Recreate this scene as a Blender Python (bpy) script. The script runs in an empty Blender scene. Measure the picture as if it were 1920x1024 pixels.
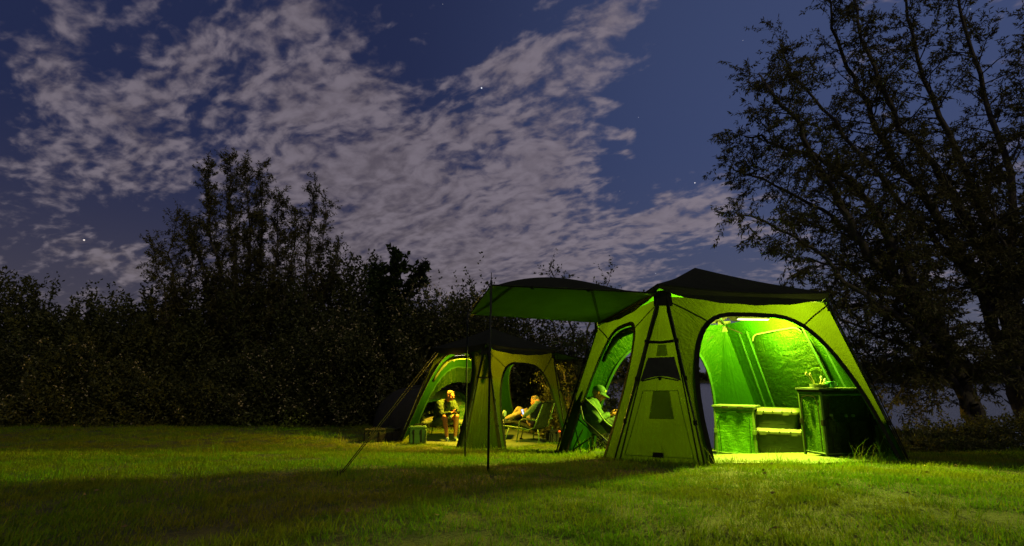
import bpy, bmesh, math, random
import numpy as np
from mathutils import Vector, Matrix
random.seed(7); rng = np.random.default_rng(11)
SC = bpy.context.scene; COL = SC.collection
PI = math.pi
# ------------------------------------------------------------------ camera
F, YH, CH = 962.0, 709.0, 1.0
TH = math.atan((YH-512)/F)
cd = bpy.data.cameras.new('camera'); cam = bpy.data.objects.new('camera', cd); COL.objects.link(cam)
cd.sensor_width = 36; cd.lens = F/1920*36; cd.clip_end = 2000; cd.clip_start = .05
cam.location = (0, 0, CH); cam.rotation_euler = (PI/2+TH, 0, 0); SC.camera = cam
SC.render.engine = 'CYCLES'
cy = SC.cycles; cy.use_denoising = True; cy.max_bounces = 9; cy.diffuse_bounces = 5; cy.glossy_bounces = 3
cy.transmission_bounces = 6; cy.transparent_max_bounces = 8; cy.sample_clamp_indirect = 2.5; cy.sample_clamp_direct = 8
try: cy.denoiser = 'OPENIMAGEDENOISE'; cy.denoising_input_passes = 'RGB_ALBEDO_NORMAL'
except Exception: pass
vs = SC.view_settings; vs.view_transform = 'Standard'; vs.look = 'None'; vs.exposure = 0; vs.gamma = 1
try: vs.use_curve_mapping = False
except Exception: pass
# ------------------------------------------------------------------ node helpers
class NT:
    def __init__(s, tree): s.t = tree; s.n = tree.nodes; s.l = tree.links
    def put(s, sock, v):
        if isinstance(v, bpy.types.NodeSocket): s.l.new(v, sock)
        elif v is not None:
            if hasattr(sock.default_value, '__len__') and not hasattr(v, '__len__'): v = (v,)*len(sock.default_value)
            if hasattr(sock.default_value, '__len__') and len(sock.default_value) == 4 and len(v) == 3: v = (*v, 1)
            sock.default_value = v
    def m(s, op, a, b=None, c=None):
        n = s.n.new('ShaderNodeMath'); n.operation = op
        for i, v in enumerate((a, b, c)):
            if v is not None: s.put(n.inputs[i], v)
        return n.outputs[0]
    def vm(s, op, a, b=None):
        n = s.n.new('ShaderNodeVectorMath'); n.operation = op; s.put(n.inputs[0], a)
        if b is not None: s.put(n.inputs[1], b)
        return n.outputs['Value'] if op in ('DOT_PRODUCT', 'LENGTH', 'DISTANCE') else n.outputs[0]
    def noise(s, vec, scale, detail=4, rough=.5, dist=0, dim='3D'):
        n = s.n.new('ShaderNodeTexNoise'); n.noise_dimensions = dim
        if vec is not None: s.put(n.inputs['Vector'], vec)
        n.inputs['Scale'].default_value = scale; n.inputs['Detail'].default_value = detail
        n.inputs['Roughness'].default_value = rough; n.inputs['Distortion'].default_value = dist
        return n.outputs[0]
    def ss(s, x, a, b, lo=0, hi=1):
        n = s.n.new('ShaderNodeMapRange'); n.interpolation_type = 'SMOOTHSTEP'; s.put(n.inputs[0], x)
        for i, v in enumerate((a, b, lo, hi)): s.put(n.inputs[i+1], v)
        return n.outputs[0]
    def mix(s, f, a, b, blend='MIX'):
        n = s.n.new('ShaderNodeMix'); n.data_type = 'RGBA'; n.blend_type = blend
        s.put(n.inputs[0], f); s.put(n.inputs[6], a); s.put(n.inputs[7], b); return n.outputs[2]
    def comb(s, x, y, z):
        n = s.n.new('ShaderNodeCombineXYZ')
        for i, v in enumerate((x, y, z)): s.put(n.inputs[i], v)
        return n.outputs[0]
    def sep(s, v):
        n = s.n.new('ShaderNodeSeparateXYZ'); s.put(n.inputs[0], v); return n.outputs
    def tc(s, k='Object'):
        return s.n.new('ShaderNodeTexCoord').outputs[k]
    def mapv(s, v, scale=(1, 1, 1), rot=(0, 0, 0)):
        n = s.n.new('ShaderNodeMapping'); s.put(n.inputs[0], v); n.inputs['Scale'].default_value = scale
        n.inputs['Rotation'].default_value = rot; return n.outputs[0]
# ------------------------------------------------------------------ night sky
world = bpy.data.worlds.new('World'); SC.world = world; world.use_nodes = True
W = NT(world.node_tree); W.n.clear()
d = W.tc('Generated'); dx, dy, dz = W.sep(d)
zc = W.m('MAXIMUM', dz, 0.0)
el = W.m('SQRT', zc)
# deep blue overhead, greyer and paler at the horizon, brighter towards the moon on the right
side = W.m('MULTIPLY', W.ss(W.vm('DOT_PRODUCT', d, Vector((.80, .55, .22)).normalized()), .35, 1.0), 1.0)
blue = W.mix(side, (.0140, .0200, .060), (.041, .059, .140))
hor = W.mix(side, (.062, .055, .070), (.080, .084, .120))
base = W.mix(W.ss(el, .18, .66), hor, blue)
# broken altocumulus: rows on a flat cloud layer
SKD = .30
den = W.m('ADD', zc, SKD)
pu = W.m('DIVIDE', dx, den); pv = W.m('DIVIDE', dy, den)
ca, sa = math.cos(-.52), math.sin(-.52)
ru = W.m('ADD', W.m('MULTIPLY', pu, ca), W.m('MULTIPLY', pv, sa))      # along the rows
rv = W.m('SUBTRACT', W.m('MULTIPLY', pv, ca), W.m('MULTIPLY', pu, sa)) # across the rows
P = W.comb(pu, pv, 0.0)
wr = W.m('MULTIPLY', W.m('SUBTRACT', W.noise(P, 3.1, 3), .5), .16)
rvw = W.m('ADD', rv, wr)
rows = W.noise(W.comb(W.m('MULTIPLY', ru, 3.6), W.m('MULTIPLY', rvw, 11.5), 3.1), 1.0, 2, .45)
puff = W.m('ADD', W.m('MULTIPLY', W.noise(W.comb(W.m('MULTIPLY', ru, 11.0), W.m('MULTIPLY', rvw, 18.0), 7.7), 1.0, 2, .5, .1), .50), W.m('MULTIPLY', W.noise(W.comb(W.m('MULTIPLY', ru, 25.0), W.m('MULTIPLY', rvw, 38.0), 2.2), 1.0, 3, .5, .1), .50))
fine = W.noise(P, 70.0, 3, .55)
def skp(px, py):
    v = (512-py)/F; x = (px-960)/F; y = math.cos(TH)-v*math.sin(TH); z = math.sin(TH)+v*math.cos(TH)
    n = math.sqrt(x*x+y*y+z*z); x /= n; y /= n; z /= n
    return x/(z+SKD), y/(z+SKD)
def blob(px, py, rx, ry, amp, ang=0):
    """one patch of the broken cloud sheet, fixed in the sky"""
    cx, cy_ = skp(px, py); ax = skp(px+30, py); ay = skp(px, py+30)
    rx = rx/30*math.hypot(ax[0]-cx, ax[1]-cy_); ry = ry/30*math.hypot(ay[0]-cx, ay[1]-cy_)
    c_, s_ = math.cos(ang), math.sin(ang)
    a = W.m('SUBTRACT', pu, cx); b = W.m('SUBTRACT', pv, cy_)
    a2 = W.m('MULTIPLY', W.m('ADD', W.m('MULTIPLY', a, c_), W.m('MULTIPLY', b, s_)), 1/rx)
    b2 = W.m('MULTIPLY', W.m('SUBTRACT', W.m('MULTIPLY', b, c_), W.m('MULTIPLY', a, s_)), 1/ry)
    r2 = W.m('ADD', W.m('MULTIPLY', a2, a2), W.m('MULTIPLY', b2, b2))
    return W.m('MULTIPLY', W.m('EXPONENT', W.m('MULTIPLY', r2, -1.0)), amp)
BL = [(430,80,230,55,.30,-.5),(600,30,90,50,.22,-.5),(590,165,200,55,.30,-.45),(660,280,240,95,.34,-.3),(760,400,290,120,.36,0),(1040,270,100,120,.40,0),(1130,85,55,80,.30,.2),(1125,30,60,40,.15,0),
      (860,510,480,100,.55,0),(1250,410,110,42,.38,-.35),(1400,430,120,32,.30,0),(1245,365,28,14,.3,0),(1178,253,20,12,.55,0),(1178,288,18,9,.50,0),(230,220,62,55,.28,0),(270,290,150,50,.24,0),(205,490,80,60,.32,0),
      (250,110,190,70,.16,-.3),(960,110,90,40,.22,-.3),(880,250,60,30,.2,0),(990,150,90,40,.12,0),(120,330,120,60,.2,0),(80,140,130,60,.2,-.3),
      (810,60,120,75,-.26,-.3),(1330,180,150,190,-.5,0),(1310,490,120,40,-.35,0),(270,420,130,45,-.35,0),(1200,330,50,60,-.25,0),(980,40,60,40,-.12,0),(1720,200,200,300,-.15,0)]
tot = None
for q_ in BL:
    b = blob(*q_); tot = b if tot is None else W.m('ADD', tot, b)
dens = W.m('ADD', W.m('ADD', W.m('MULTIPLY', rows, .85), W.m('MULTIPLY', puff, 1.85)), W.m('MULTIPLY', fine, .26))
dens = W.m('ADD', W.m('SUBTRACT', dens, 1.60), tot)
cl = W.ss(dens, -.09, .42)
lump = W.noise(P, 24.0, 4, .55, .3)
ccol = W.mix(W.ss(el, .15, .75), (.098, .082, .086), (.090, .076, .098))
ccol = W.mix(side, ccol, (.17, .145, .18))
ccol = W.mix(W.ss(W.m('ADD', W.m('MULTIPLY', puff, 1.0), W.m('MULTIPLY', lump, .25)), .48, .80, 0, .55), ccol, (.22, .19, .23))
ccol = W.mix(W.ss(W.m('ADD', W.m('MULTIPLY', puff, .7), W.m('MULTIPLY', rows, .5)), .40, .66, .55, 0), ccol, (.055, .05, .085))
sky = W.mix(W.m('MULTIPLY', cl, .93), base, ccol)
# stars
vo = W.n.new('ShaderNodeTexVoronoi'); W.put(vo.inputs['Vector'], d); vo.inputs['Scale'].default_value = 36
vr = W.sep(vo.outputs['Color'])
rad = W.m('ADD', W.m('MULTIPLY', W.m('POWER', vr[0], 10), .022), .030)
st = W.m('MULTIPLY', W.m('LESS_THAN', vo.outputs['Distance'], rad), W.m('GREATER_THAN', vr[1], .35))
st = W.m('MULTIPLY', st, W.m('SUBTRACT', 1.0, cl))
st = W.m('MULTIPLY', st, W.m('ADD', W.m('MULTIPLY', W.m('POWER', vr[0], 6), 1.1), .14))
st = W.m('MULTIPLY', st, W.ss(dz, .02, .2))
sky = W.mix(1.0, sky, W.mix(1.0, st, W.mix(vr[2], (1, .8, .6), (.75, .85, 1)), 'MULTIPLY'), 'ADD')
low = W.ss(dz, -.05, .0)
sky = W.mix(low, (.02, .02, .03), sky)
bg = W.n.new('ShaderNodeBackground'); W.put(bg.inputs[0], sky); bg.inputs[1].default_value = 1.14
wo = W.n.new('ShaderNodeOutputWorld'); W.l.new(bg.outputs[0], wo.inputs[0])
# low moon behind the camera, warm and very weak
sl = bpy.data.lights.new('moon', 'SUN'); sl.energy = .35; sl.angle = math.radians(.5); sl.color = (1, .86, .50)
so = bpy.data.objects.new('moon', sl); COL.objects.link(so)
so.rotation_euler = Vector((.30, -.62, .72)).to_track_quat('Z', 'Y').to_euler()
# ------------------------------------------------------------------ geometry helpers
def at(px, py, Y):
    v = (512-py)/F; x = (px-960)/F; y = math.cos(TH)-v*math.sin(TH); z = math.sin(TH)+v*math.cos(TH)
    k = Y/y; return Vector((x*k, Y, CH+z*k))
GY = np.array([-30, 0, 2, 4, 5.5, 6.5, 7.5, 8.3, 9, 10, 10.8, 12, 13, 20, 400.]); GZ = np.array([.5, .40, .33, .225, .115, .04, -.055, -.15, -.225, -.345, -.42, -.45, -.455, -.46, -.47])
WATER = -.78
def shore(x):
    x = np.asarray(x, float)
    return np.where(x > 1.6, 10.7+.25*np.sin(x*1.3)-.10*np.clip(x-4, 0, 12), 10.7+(1.6-x)*3.2)
def G(x, y):
    x = np.asarray(x, float); y = np.asarray(y, float)
    z = np.interp(y, GY, GZ)
    z = z+.012*np.sin(x*1.7+y*.9)+.010*np.sin(x*.6-y*2.1+1)+.006*np.sin(x*4.3+y*3.7)
    dd = np.clip((y-shore(x))/.9, 0, 1); s = dd*dd*(3-2*dd)
    return z*(1-s)+(-1.35)*s
def g1(x, y): return float(G(x, y))
def gnd(px, py, dz=0):
    y = 8.
    v = (512-py)/F; x = (px-960)/F; yc = math.cos(TH)-v*math.sin(TH); z = math.sin(TH)+v*math.cos(TH)
    lo, hi = 1., 60.
    for _ in range(60):
        mid = (lo+hi)/2
        if CH+z/yc*mid > float(np.interp(mid, GY, GZ)): lo = mid
        else: hi = mid
    return Vector((x/yc*lo, lo, g1(x/yc*lo, lo)+dz))
def gy(px, py, Y): a = at(px, py, Y); return Vector((a.x, Y, g1(a.x, Y)))
class MB:
    def __init__(s): s.v = []; s.f = []; s.uv = None
    def add(s, vs_, fs):
        n = len(s.v); s.v += [tuple(p) for p in vs_]; s.f += [tuple(i+n for i in f) for f in fs]; return s
    def box(s, c, size, rot=None):
        x, y, z = [k/2 for k in size]; R = rot or Matrix.Identity(3); c = Vector(c)
        P_ = [c+R@Vector((a*x, b*y, e*z)) for a in (-1, 1) for b in (-1, 1) for e in (-1, 1)]
        return s.add(P_, [(0,1,3,2),(4,6,7,5),(0,4,5,1),(2,3,7,6),(0,2,6,4),(1,5,7,3)])
    def tube(s, pts, r, n=8, cap=True):
        pts = [Vector(p) for p in pts]; k = len(pts); rs = r if hasattr(r, '__len__') else [r]*k
        base = len(s.v); up = None
        for i, p in enumerate(pts):
            t = (pts[min(i+1, k-1)]-pts[max(i-1, 0)]); t = t.normalized() if t.length > 1e-9 else Vector((0, 0, 1))
            if up is None: up = t.orthogonal().normalized()
            a = (up-t*up.dot(t)); a = a.normalized() if a.length > 1e-6 else t.orthogonal().normalized(); up = a; b = t.cross(a)
            for j in range(n):
                th = 2*PI*j/n; s.v.append(tuple(p+(a*math.cos(th)+b*math.sin(th))*rs[i]))
        for i in range(k-1):
            for j in range(n):
                j2 = (j+1) % n; s.f.append((base+i*n+j, base+i*n+j2, base+(i+1)*n+j2, base+(i+1)*n+j))
        if cap: s.f.append(tuple(base+j for j in reversed(range(n)))); s.f.append(tuple(base+(k-1)*n+j for j in range(n)))
        return s
    def lathe(s, c, prof, n=20, rot=None):
        c = Vector(c); R = rot or Matrix.Identity(3); b = len(s.v)
        for (r, z) in prof:
            for j in range(n):
                th = 2*PI*j/n; s.v.append(tuple(c+R@Vector((r*math.cos(th), r*math.sin(th), z))))
        for i in range(len(prof)-1):
            for j in range(n):
                j2 = (j+1) % n; s.f.append((b+i*n+j, b+i*n+j2, b+(i+1)*n+j2, b+(i+1)*n+j))
        s.f.append(tuple(b+j for j in reversed(range(n)))); s.f.append(tuple(b+(len(prof)-1)*n+j for j in range(n))); return s
    def strip(s, pts, w, nrm, off=0):
        """flat band following pts, width w, thickness 4 mm, raised off along nrm"""
        pts = [Vector(p) for p in pts]; k = len(pts); b = len(s.v); nrm = Vector(nrm).normalized()
        ws = w if hasattr(w, '__len__') else [w]*k
        for i, p in enumerate(pts):
            t = (pts[min(i+1, k-1)]-pts[max(i-1, 0)]).normalized(); a = nrm.cross(t).normalized()*ws[i]/2
            for q in (p-a+nrm*off, p+a+nrm*off, p+a+nrm*(off+.004), p-a+nrm*(off+.004)): s.v.append(tuple(q))
        for i in range(k-1):
            for j in range(4):
                j2 = (j+1) % 4; s.f.append((b+i*4+j, b+i*4+j2, b+(i+1)*4+j2, b+(i+1)*4+j))
        s.f.append((b, b+3, b+2, b+1)); e = b+(k-1)*4; s.f.append((e, e+1, e+2, e+3)); return s
    def build(s, name, m=None, parent=None, smooth=False, bev=0, org=None):
        me = bpy.data.meshes.new(name); o = bpy.data.objects.new(name, me); COL.objects.link(o)
        org = Vector(org) if org is not None else Vector((0, 0, 0))
        if parent is not None: org = WL[parent.name]
        else: o.location = org
        me.from_pydata([tuple(Vector(p)-org) for p in s.v], [], s.f)
        if s.uv is not None:
            ul = me.uv_layers.new(name='UVMap')
            idx = np.empty(len(me.loops), int); me.loops.foreach_get('vertex_index', idx)
            ul.data.foreach_set('uv', np.asarray(s.uv, float)[idx].ravel())
        if smooth: me.shade_smooth()
        if m: me.materials.append(m)
        if parent is not None: o.parent = parent
        WL[o.name] = org
        if bev:
            bm = bmesh.new(); bm.from_mesh(me)
            bmesh.ops.bevel(bm, geom=[e for e in bm.edges], offset=bev, segments=2, affect='EDGES', clamp_overlap=True)
            bm.to_mesh(me); bm.free(); me.shade_smooth()
            try: me.set_sharp_from_angle(angle=.6)
            except Exception: pass
        return o
WL = {}   # world origin of every object, so that children are written in world coordinates
def tag(o, label=None, cat=None, group=None, kind=None):
    if label: o['label'] = label
    if cat: o['category'] = cat
    if group: o['group'] = group
    if kind: o['kind'] = kind
    return o
def thing(name, loc, label, cat, group=None):
    o = bpy.data.objects.new(name, None); COL.objects.link(o); o.location = loc; o.empty_display_size = .2
    WL[o.name] = Vector(loc); return tag(o, label, cat, group)
def Rz(a): return Matrix.Rotation(a, 3, 'Z')
# ------------------------------------------------------------------ materials
def new_mat(name):
    m = bpy.data.materials.new(name); m.use_nodes = True; t = NT(m.node_tree); t.n.clear()
    out = t.n.new('ShaderNodeOutputMaterial'); return m, t, out
def bump(t, h, strength=.3, dist=.02):
    b = t.n.new('ShaderNodeBump'); t.put(b.inputs['Height'], h); b.inputs['Strength'].default_value = strength
    b.inputs['Distance'].default_value = dist; return b.outputs[0]
def plain(name, col, rough=.6, var=.25, vscale=8, bmp=.15, bscale=60, metal=0, spec=.4, emis=None, es=0):
    m, t, out = new_mat(name)
    p = t.n.new('ShaderNodeBsdfPrincipled'); co = t.tc()
    c2 = tuple(max(0, c*(1-var)) for c in col); c3 = tuple(min(1, c*(1+var)) for c in col)
    t.put(p.inputs['Base Color'], t.mix(t.ss(t.noise(co, vscale, 5, .6), .3, .7), c2, c3))
    t.put(p.inputs['Roughness'], t.ss(t.noise(co, vscale*3, 3), .2, .8, max(.05, rough-.1), min(1, rough+.1)))
    p.inputs['Metallic'].default_value = metal; p.inputs['Specular IOR Level'].default_value = spec
    if bmp: t.put(p.inputs['Normal'], bump(t, t.noise(co, bscale, 4), bmp, .01))
    if emis: t.put(p.inputs['Emission Color'], emis); p.inputs['Emission Strength'].default_value = es
    t.l.new(p.outputs[0], out.inputs[0]); return m
def fabric(name, dif, tra, mixf=.5, crease=.6, scale=1.0, gloss=.08, uvdir=(2.2, 9), uvd2=None, osc=9):
    """thin coated cloth: reflects on the lit side, glows through on the other; creased"""
    m, t, out = new_mat(name)
    uv = t.tc('UV'); ob = t.tc('Object')
    w1 = t.noise(t.mapv(uv, (uvdir[0]*scale, uvdir[1]*scale, 1)), 1.6, 6, .62, 1.2)
    ud2 = uvd2 or (uvdir[1], uvdir[0]); w2 = t.noise(t.mapv(uv, (ud2[0]*scale, ud2[1]*scale, 1), (0, 0, .6)), 1.5, 6, .6, 1.6)
    w3 = t.noise(ob, osc*scale, 5, .6, .8)
    h = t.m('ADD', t.m('ADD', t.m('MULTIPLY', w1, .55), t.m('MULTIPLY', w2, .45)), t.m('MULTIPLY', w3, .22))
    nb = bump(t, h, crease, .06)
    v = t.ss(t.noise(ob, 2.3, 4), .3, .7, .88, 1.1)
    df = t.n.new('ShaderNodeBsdfDiffuse'); t.put(df.inputs[0], t.mix(1.0, dif, t.comb(v, v, v), 'MULTIPLY')); t.l.new(nb, df.inputs['Normal'])
    tr = t.n.new('ShaderNodeBsdfTranslucent'); t.put(tr.inputs[0], t.mix(1.0, tra, t.comb(v, v, v), 'MULTIPLY')); t.l.new(nb, tr.inputs['Normal'])
    gl = t.n.new('ShaderNodeBsdfGlossy'); gl.inputs['Roughness'].default_value = .42; gl.inputs[0].default_value = (.5, .8, .12, 1); t.l.new(nb, gl.inputs['Normal'])
    a = t.n.new('ShaderNodeMixShader'); a.inputs[0].default_value = mixf; t.l.new(df.outputs[0], a.inputs[1]); t.l.new(tr.outputs[0], a.inputs[2])
    b = t.n.new('ShaderNodeMixShader'); b.inputs[0].default_value = gloss; t.l.new(a.outputs[0], b.inputs[1]); t.l.new(gl.outputs[0], b.inputs[2])
    t.l.new(b.outputs[0], out.inputs[0]); return m
def camo(name, cols, scale=14, rough=.8):
    m, t, out = new_mat(name); p = t.n.new('ShaderNodeBsdfPrincipled'); co = t.tc()
    n1 = t.noise(co, scale, 3, .55, 1.5); n2 = t.noise(co, scale*2.3, 3, .55, 1)
    c = t.mix(t.ss(n1, .47, .51), cols[0], cols[1]); c = t.mix(t.ss(n2, .56, .60), c, cols[2]); c = t.mix(t.ss(n1, .60, .63), c, cols[3])
    t.put(p.inputs['Base Color'], c); p.inputs['Roughness'].default_value = rough; p.inputs['Specular IOR Level'].default_value = .08
    t.put(p.inputs['Normal'], bump(t, t.noise(co, 16, 5, .6, 1), .5, .02)); t.l.new(p.outputs[0], out.inputs[0]); return m
def leafmat(name, a, b, tr=.35, scale=3):
    m, t, out = new_mat(name); geo = t.n.new('ShaderNodeNewGeometry')
    n = t.noise(geo.outputs['Position'], scale, 3); r = geo.outputs['Random Per Island']
    c = t.mix(t.ss(t.m('ADD', t.m('MULTIPLY', n, .6), t.m('MULTIPLY', r, .4)), .25, .75), a, b)
    df = t.n.new('ShaderNodeBsdfDiffuse'); t.put(df.inputs[0], c)
    tl = t.n.new('ShaderNodeBsdfTranslucent'); t.put(tl.inputs[0], c)
    gl = t.n.new('ShaderNodeBsdfGlossy'); gl.inputs['Roughness'].default_value = .45; gl.inputs[0].default_value = (.6, .6, .5, 1)
    x = t.n.new('ShaderNodeMixShader'); x.inputs[0].default_value = tr; t.l.new(df.outputs[0], x.inputs[1]); t.l.new(tl.outputs[0], x.inputs[2])
    y = t.n.new('ShaderNodeMixShader'); y.inputs[0].default_value = .04; t.l.new(x.outputs[0], y.inputs[1]); t.l.new(gl.outputs[0], y.inputs[2])
    t.l.new(y.outputs[0], out.inputs[0]); return m
M = {}
M['tent'] = fabric('olive_tent_cloth', (.006, .034, .0008), (.028, .038, .0022), .40, .6, 1.0, .010, (15, 1.4), (3, 2.2), 5)
M['flap'] = fabric('window_film', (.010, .025, .002), (.42, .46, .04), .6, .5, 1.0, .03)
M['roof'] = fabric('black_roof_cloth', (.028, .028, .024), (.004, .004, .004), .1, .5, 1.0, .012)
M['lining'] = fabric('roof_lining', (.018, .07, .003), (.1, .2, .03), .1, .9, 1.0, .02)
M['awn'] = fabric('awning_lining', (.080, .175, .040), (.1, .2, .05), .2, .35, .7, .03)
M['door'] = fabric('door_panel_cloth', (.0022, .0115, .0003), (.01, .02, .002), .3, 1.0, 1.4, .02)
M['trim'] = plain('black_zip_tape', (.012, .012, .008), .85, spec=.1)
M['tape'] = plain('green_seam_tape', (.010, .040, .004), .7, spec=.1)
M['mesh'] = plain('dark_mesh', (.022, .024, .016), .8, bmp=.4, bscale=200)
M['pole'] = plain('dark_metal_pole', (.025, .026, .018), .5, metal=.2, spec=.2)
M['gpole'] = plain('green_painted_pole', (.05, .12, .06), .35)
M['cord'] = plain('dark_cord', (.006, .006, .005), .95, spec=.05)
M['mat'] = plain('woven_groundsheet', (.066, .085, .022), .8, .12, 5, .3, 90)
M['mud'] = plain('dark_splash_skirt', (.045, .05, .03), .8)
M['bark'] = plain('grey_bark', (.10, .085, .06), .9, .4, 6, .6, 30)
M['leaf_w'] = leafmat('willow_leaves', (.10, .10, .028), (.19, .165, .048))
M['leaf_h'] = leafmat('hedge_leaves', (.062, .074, .018), (.120, .122, .030))
M['leaf_m'] = leafmat('maple_leaves', (.035, .055, .015), (.06, .09, .02))
M['flower'] = plain('cream_blossom', (.50, .40, .22), .8)
M['ltub'] = plain('olive_plastic', (.015, .027, .001), .65, .08, 4, .05)
M['llid'] = plain('light_olive_plastic', (.027, .035, .002), .6, .08, 4, .05)
M['print'] = plain('dark_print', (.02, .03, .01), .6, bmp=0)
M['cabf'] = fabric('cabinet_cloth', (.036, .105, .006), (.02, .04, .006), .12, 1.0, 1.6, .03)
M['caba'] = fabric('lit_cabinet_cloth', (.045, .15, .005), (.02, .04, .006), .12, .6, 1.6, .03)  # same cabinet cloth, colour raised to stand in for lamp light
M['cabd'] = fabric('shaded_front_dark_roll_cloth', (.013, .016, .006), (.01, .01, .005), .05, .9, 1.5, .03)  # cabinet cloth darkened for a backlit front; also the dark rolled door
M['cabt'] = plain('grey_table_top', (.05, .07, .03), .5)
M['alu'] = plain('dull_green_frame', (.07, .12, .02), .5, metal=.2)
M['skin'] = plain('skin', (.31, .118, .032), .7, .08, 9, .1)
M['hair'] = plain('brown_hair', (.15, .09, .04), .8, .4, 60, .6, 90)
M['eye'] = plain('dark_eye', (.03, .02, .015), .3, bmp=0)
M['white'] = plain('lamp_white', (.8, .8, .75), .5, bmp=0)
# ------------------------------------------------------------------ ground, water, far bank
def npmesh(name, V, Fc, m, kind=None, label=None, smooth=True, org=(0, 0, 0), mats=None, mi=None, parent=None):
    V = np.asarray(V, np.float32)-np.asarray(org, np.float32); Fc = np.asarray(Fc, np.int32)
    me = bpy.data.meshes.new(name); me.vertices.add(len(V)); me.vertices.foreach_set('co', V.ravel())
    k = Fc.shape[1]; me.loops.add(Fc.size); me.loops.foreach_set('vertex_index', Fc.ravel())
    me.polygons.add(len(Fc)); me.polygons.foreach_set('loop_start', np.arange(0, Fc.size, k, dtype=np.int32))
    for mm in (mats or [m]): me.materials.append(mm)
    if mi is not None: me.polygons.foreach_set('material_index', np.asarray(mi, np.int32))
    me.polygons.foreach_set('use_smooth', np.full(len(Fc), smooth)); me.update(calc_edges=True)
    o = bpy.data.objects.new(name, me); COL.objects.link(o)
    if parent is not None: o.parent = parent
    else: o.location = org
    WL[o.name] = Vector(org); return tag(o, label, kind=kind)
def gridmesh(xs, ys, zf):
    X, Y = np.meshgrid(xs, ys); Z = zf(X, Y); V = np.stack([X, Y, Z], -1).reshape(-1, 3)
    nx = len(xs); i = np.arange((len(ys)-1)*(nx-1)); a = (i//(nx-1))*nx+i % (nx-1)
    return V, np.stack([a, a+1, a+nx+1, a+nx], 1)
m, t, out = new_mat('grassy_soil'); geo = t.n.new('ShaderNodeNewGeometry'); Pp = geo.outputs['Position']
p = t.n.new('ShaderNodeBsdfPrincipled')
c = t.mix(t.ss(t.noise(Pp, 1.1, 6, .65), .35, .65), (.050, .070, .010), (.095, .090, .020))
c = t.mix(t.ss(t.noise(Pp, 14, 5, .7), .45, .75), c, (.030, .030, .012))
t.put(p.inputs['Base Color'], c); p.inputs['Roughness'].default_value = .95
t.put(p.inputs['Normal'], bump(t, t.noise(Pp, 40, 5, .7), .9, .05)); t.l.new(p.outputs[0], out.inputs[0]); M['soil'] = m
xs = np.concatenate([np.linspace(-140, -16, 20)[:-1], np.linspace(-16, 18, 190), np.linspace(18, 140, 20)[1:]])
ys = np.concatenate([np.linspace(-25, 1, 12)[:-1], np.linspace(1, 22, 170), np.linspace(22, 120, 24)[1:]])
V, Fc = gridmesh(xs, ys, G); npmesh('ground', V, Fc, M['soil'], 'structure')
m, t, out = new_mat('lake_water'); geo = t.n.new('ShaderNodeNewGeometry'); Pp = geo.outputs['Position']
p = t.n.new('ShaderNodeBsdfPrincipled'); t.put(p.inputs['Base Color'], (.012, .014, .014)); p.inputs['Roughness'].default_value = .16
p.inputs['IOR'].default_value = 1.33; p.inputs['Specular IOR Level'].default_value = .9
h = t.m('ADD', t.noise(t.mapv(Pp, (1, 2.2, 1)), 1.3, 4, .55), t.m('MULTIPLY', t.noise(t.mapv(Pp, (1, 2, 1)), 7, 3), .25))
t.put(p.inputs['Normal'], bump(t, h, .18, .12)); t.l.new(p.outputs[0], out.inputs[0]); M['water'] = m
V, Fc = gridmesh(np.linspace(-400, 500, 10), np.linspace(8.5, 420, 10), lambda x, y: 0*x+WATER); npmesh('lake_water', V, Fc, M['water'], 'structure')
def farz(X, Y):
    return -1.2+np.clip((Y-200)/6, 0, 1)*(1.4+.5*np.sin(X*.03))+np.clip((Y-215)/200, 0, 1)*2
V, Fc = gridmesh(np.linspace(-420, 520, 120), np.concatenate([np.linspace(198, 214, 10), np.linspace(220, 520, 6)]), farz)
npmesh('far_bank', V, Fc, M['soil'], 'structure')
# ------------------------------------------------------------------ leaves
def leaves(C, D, L, Wd, fold=.25):
    """diamond leaves at C pointing along D, length L, width Wd -> verts, quads"""
    n = len(C); D = D/np.maximum(np.linalg.norm(D, axis=1, keepdims=True), 1e-6)
    R = rng.normal(size=(n, 3)); S = np.cross(D, R); S /= np.maximum(np.linalg.norm(S, axis=1, keepdims=True), 1e-6)
    Nn = np.cross(S, D); L = L[:, None]; Wd = Wd[:, None]
    V = np.stack([C, C+D*L*.5+S*Wd*.5+Nn*Wd*fold, C+D*L, C+D*L*.45-S*Wd*.5+Nn*Wd*fold], 1).reshape(-1, 3)
    return V, np.arange(4*n).reshape(n, 4)
def tube_np(segs, n=5):
    """segs: list of (p0,p1,r0,r1)"""
    A = np.array([s[0] for s in segs]); B = np.array([s[1] for s in segs]); r0 = np.array([s[2] for s in segs]); r1 = np.array([s[3] for s in segs])
    T = B-A; T /= np.maximum(np.linalg.norm(T, axis=1, keepdims=True), 1e-6)
    U = np.cross(T, [.31, .87, .38]); U /= np.maximum(np.linalg.norm(U, axis=1, keepdims=True), 1e-6); Wv = np.cross(T, U)
    th = np.arange(n)*2*PI/n; ring = U[:, None]*np.cos(th)[None, :, None]+Wv[:, None]*np.sin(th)[None, :, None]
    V0 = A[:, None]+ring*r0[:, None, None]; V1 = (B+T*(r1[:, None]*.3))[:, None]+ring*r1[:, None, None]
    V = np.concatenate([V0, V1], 1).reshape(-1, 3); k = len(segs); base = (np.arange(k)*2*n)[:, None]; j = np.arange(n)[None]
    Fq = np.stack([base+j, base+(j+1) % n, base+n+(j+1) % n, base+n+j], -1).reshape(-1, 4); return V, Fq
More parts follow.
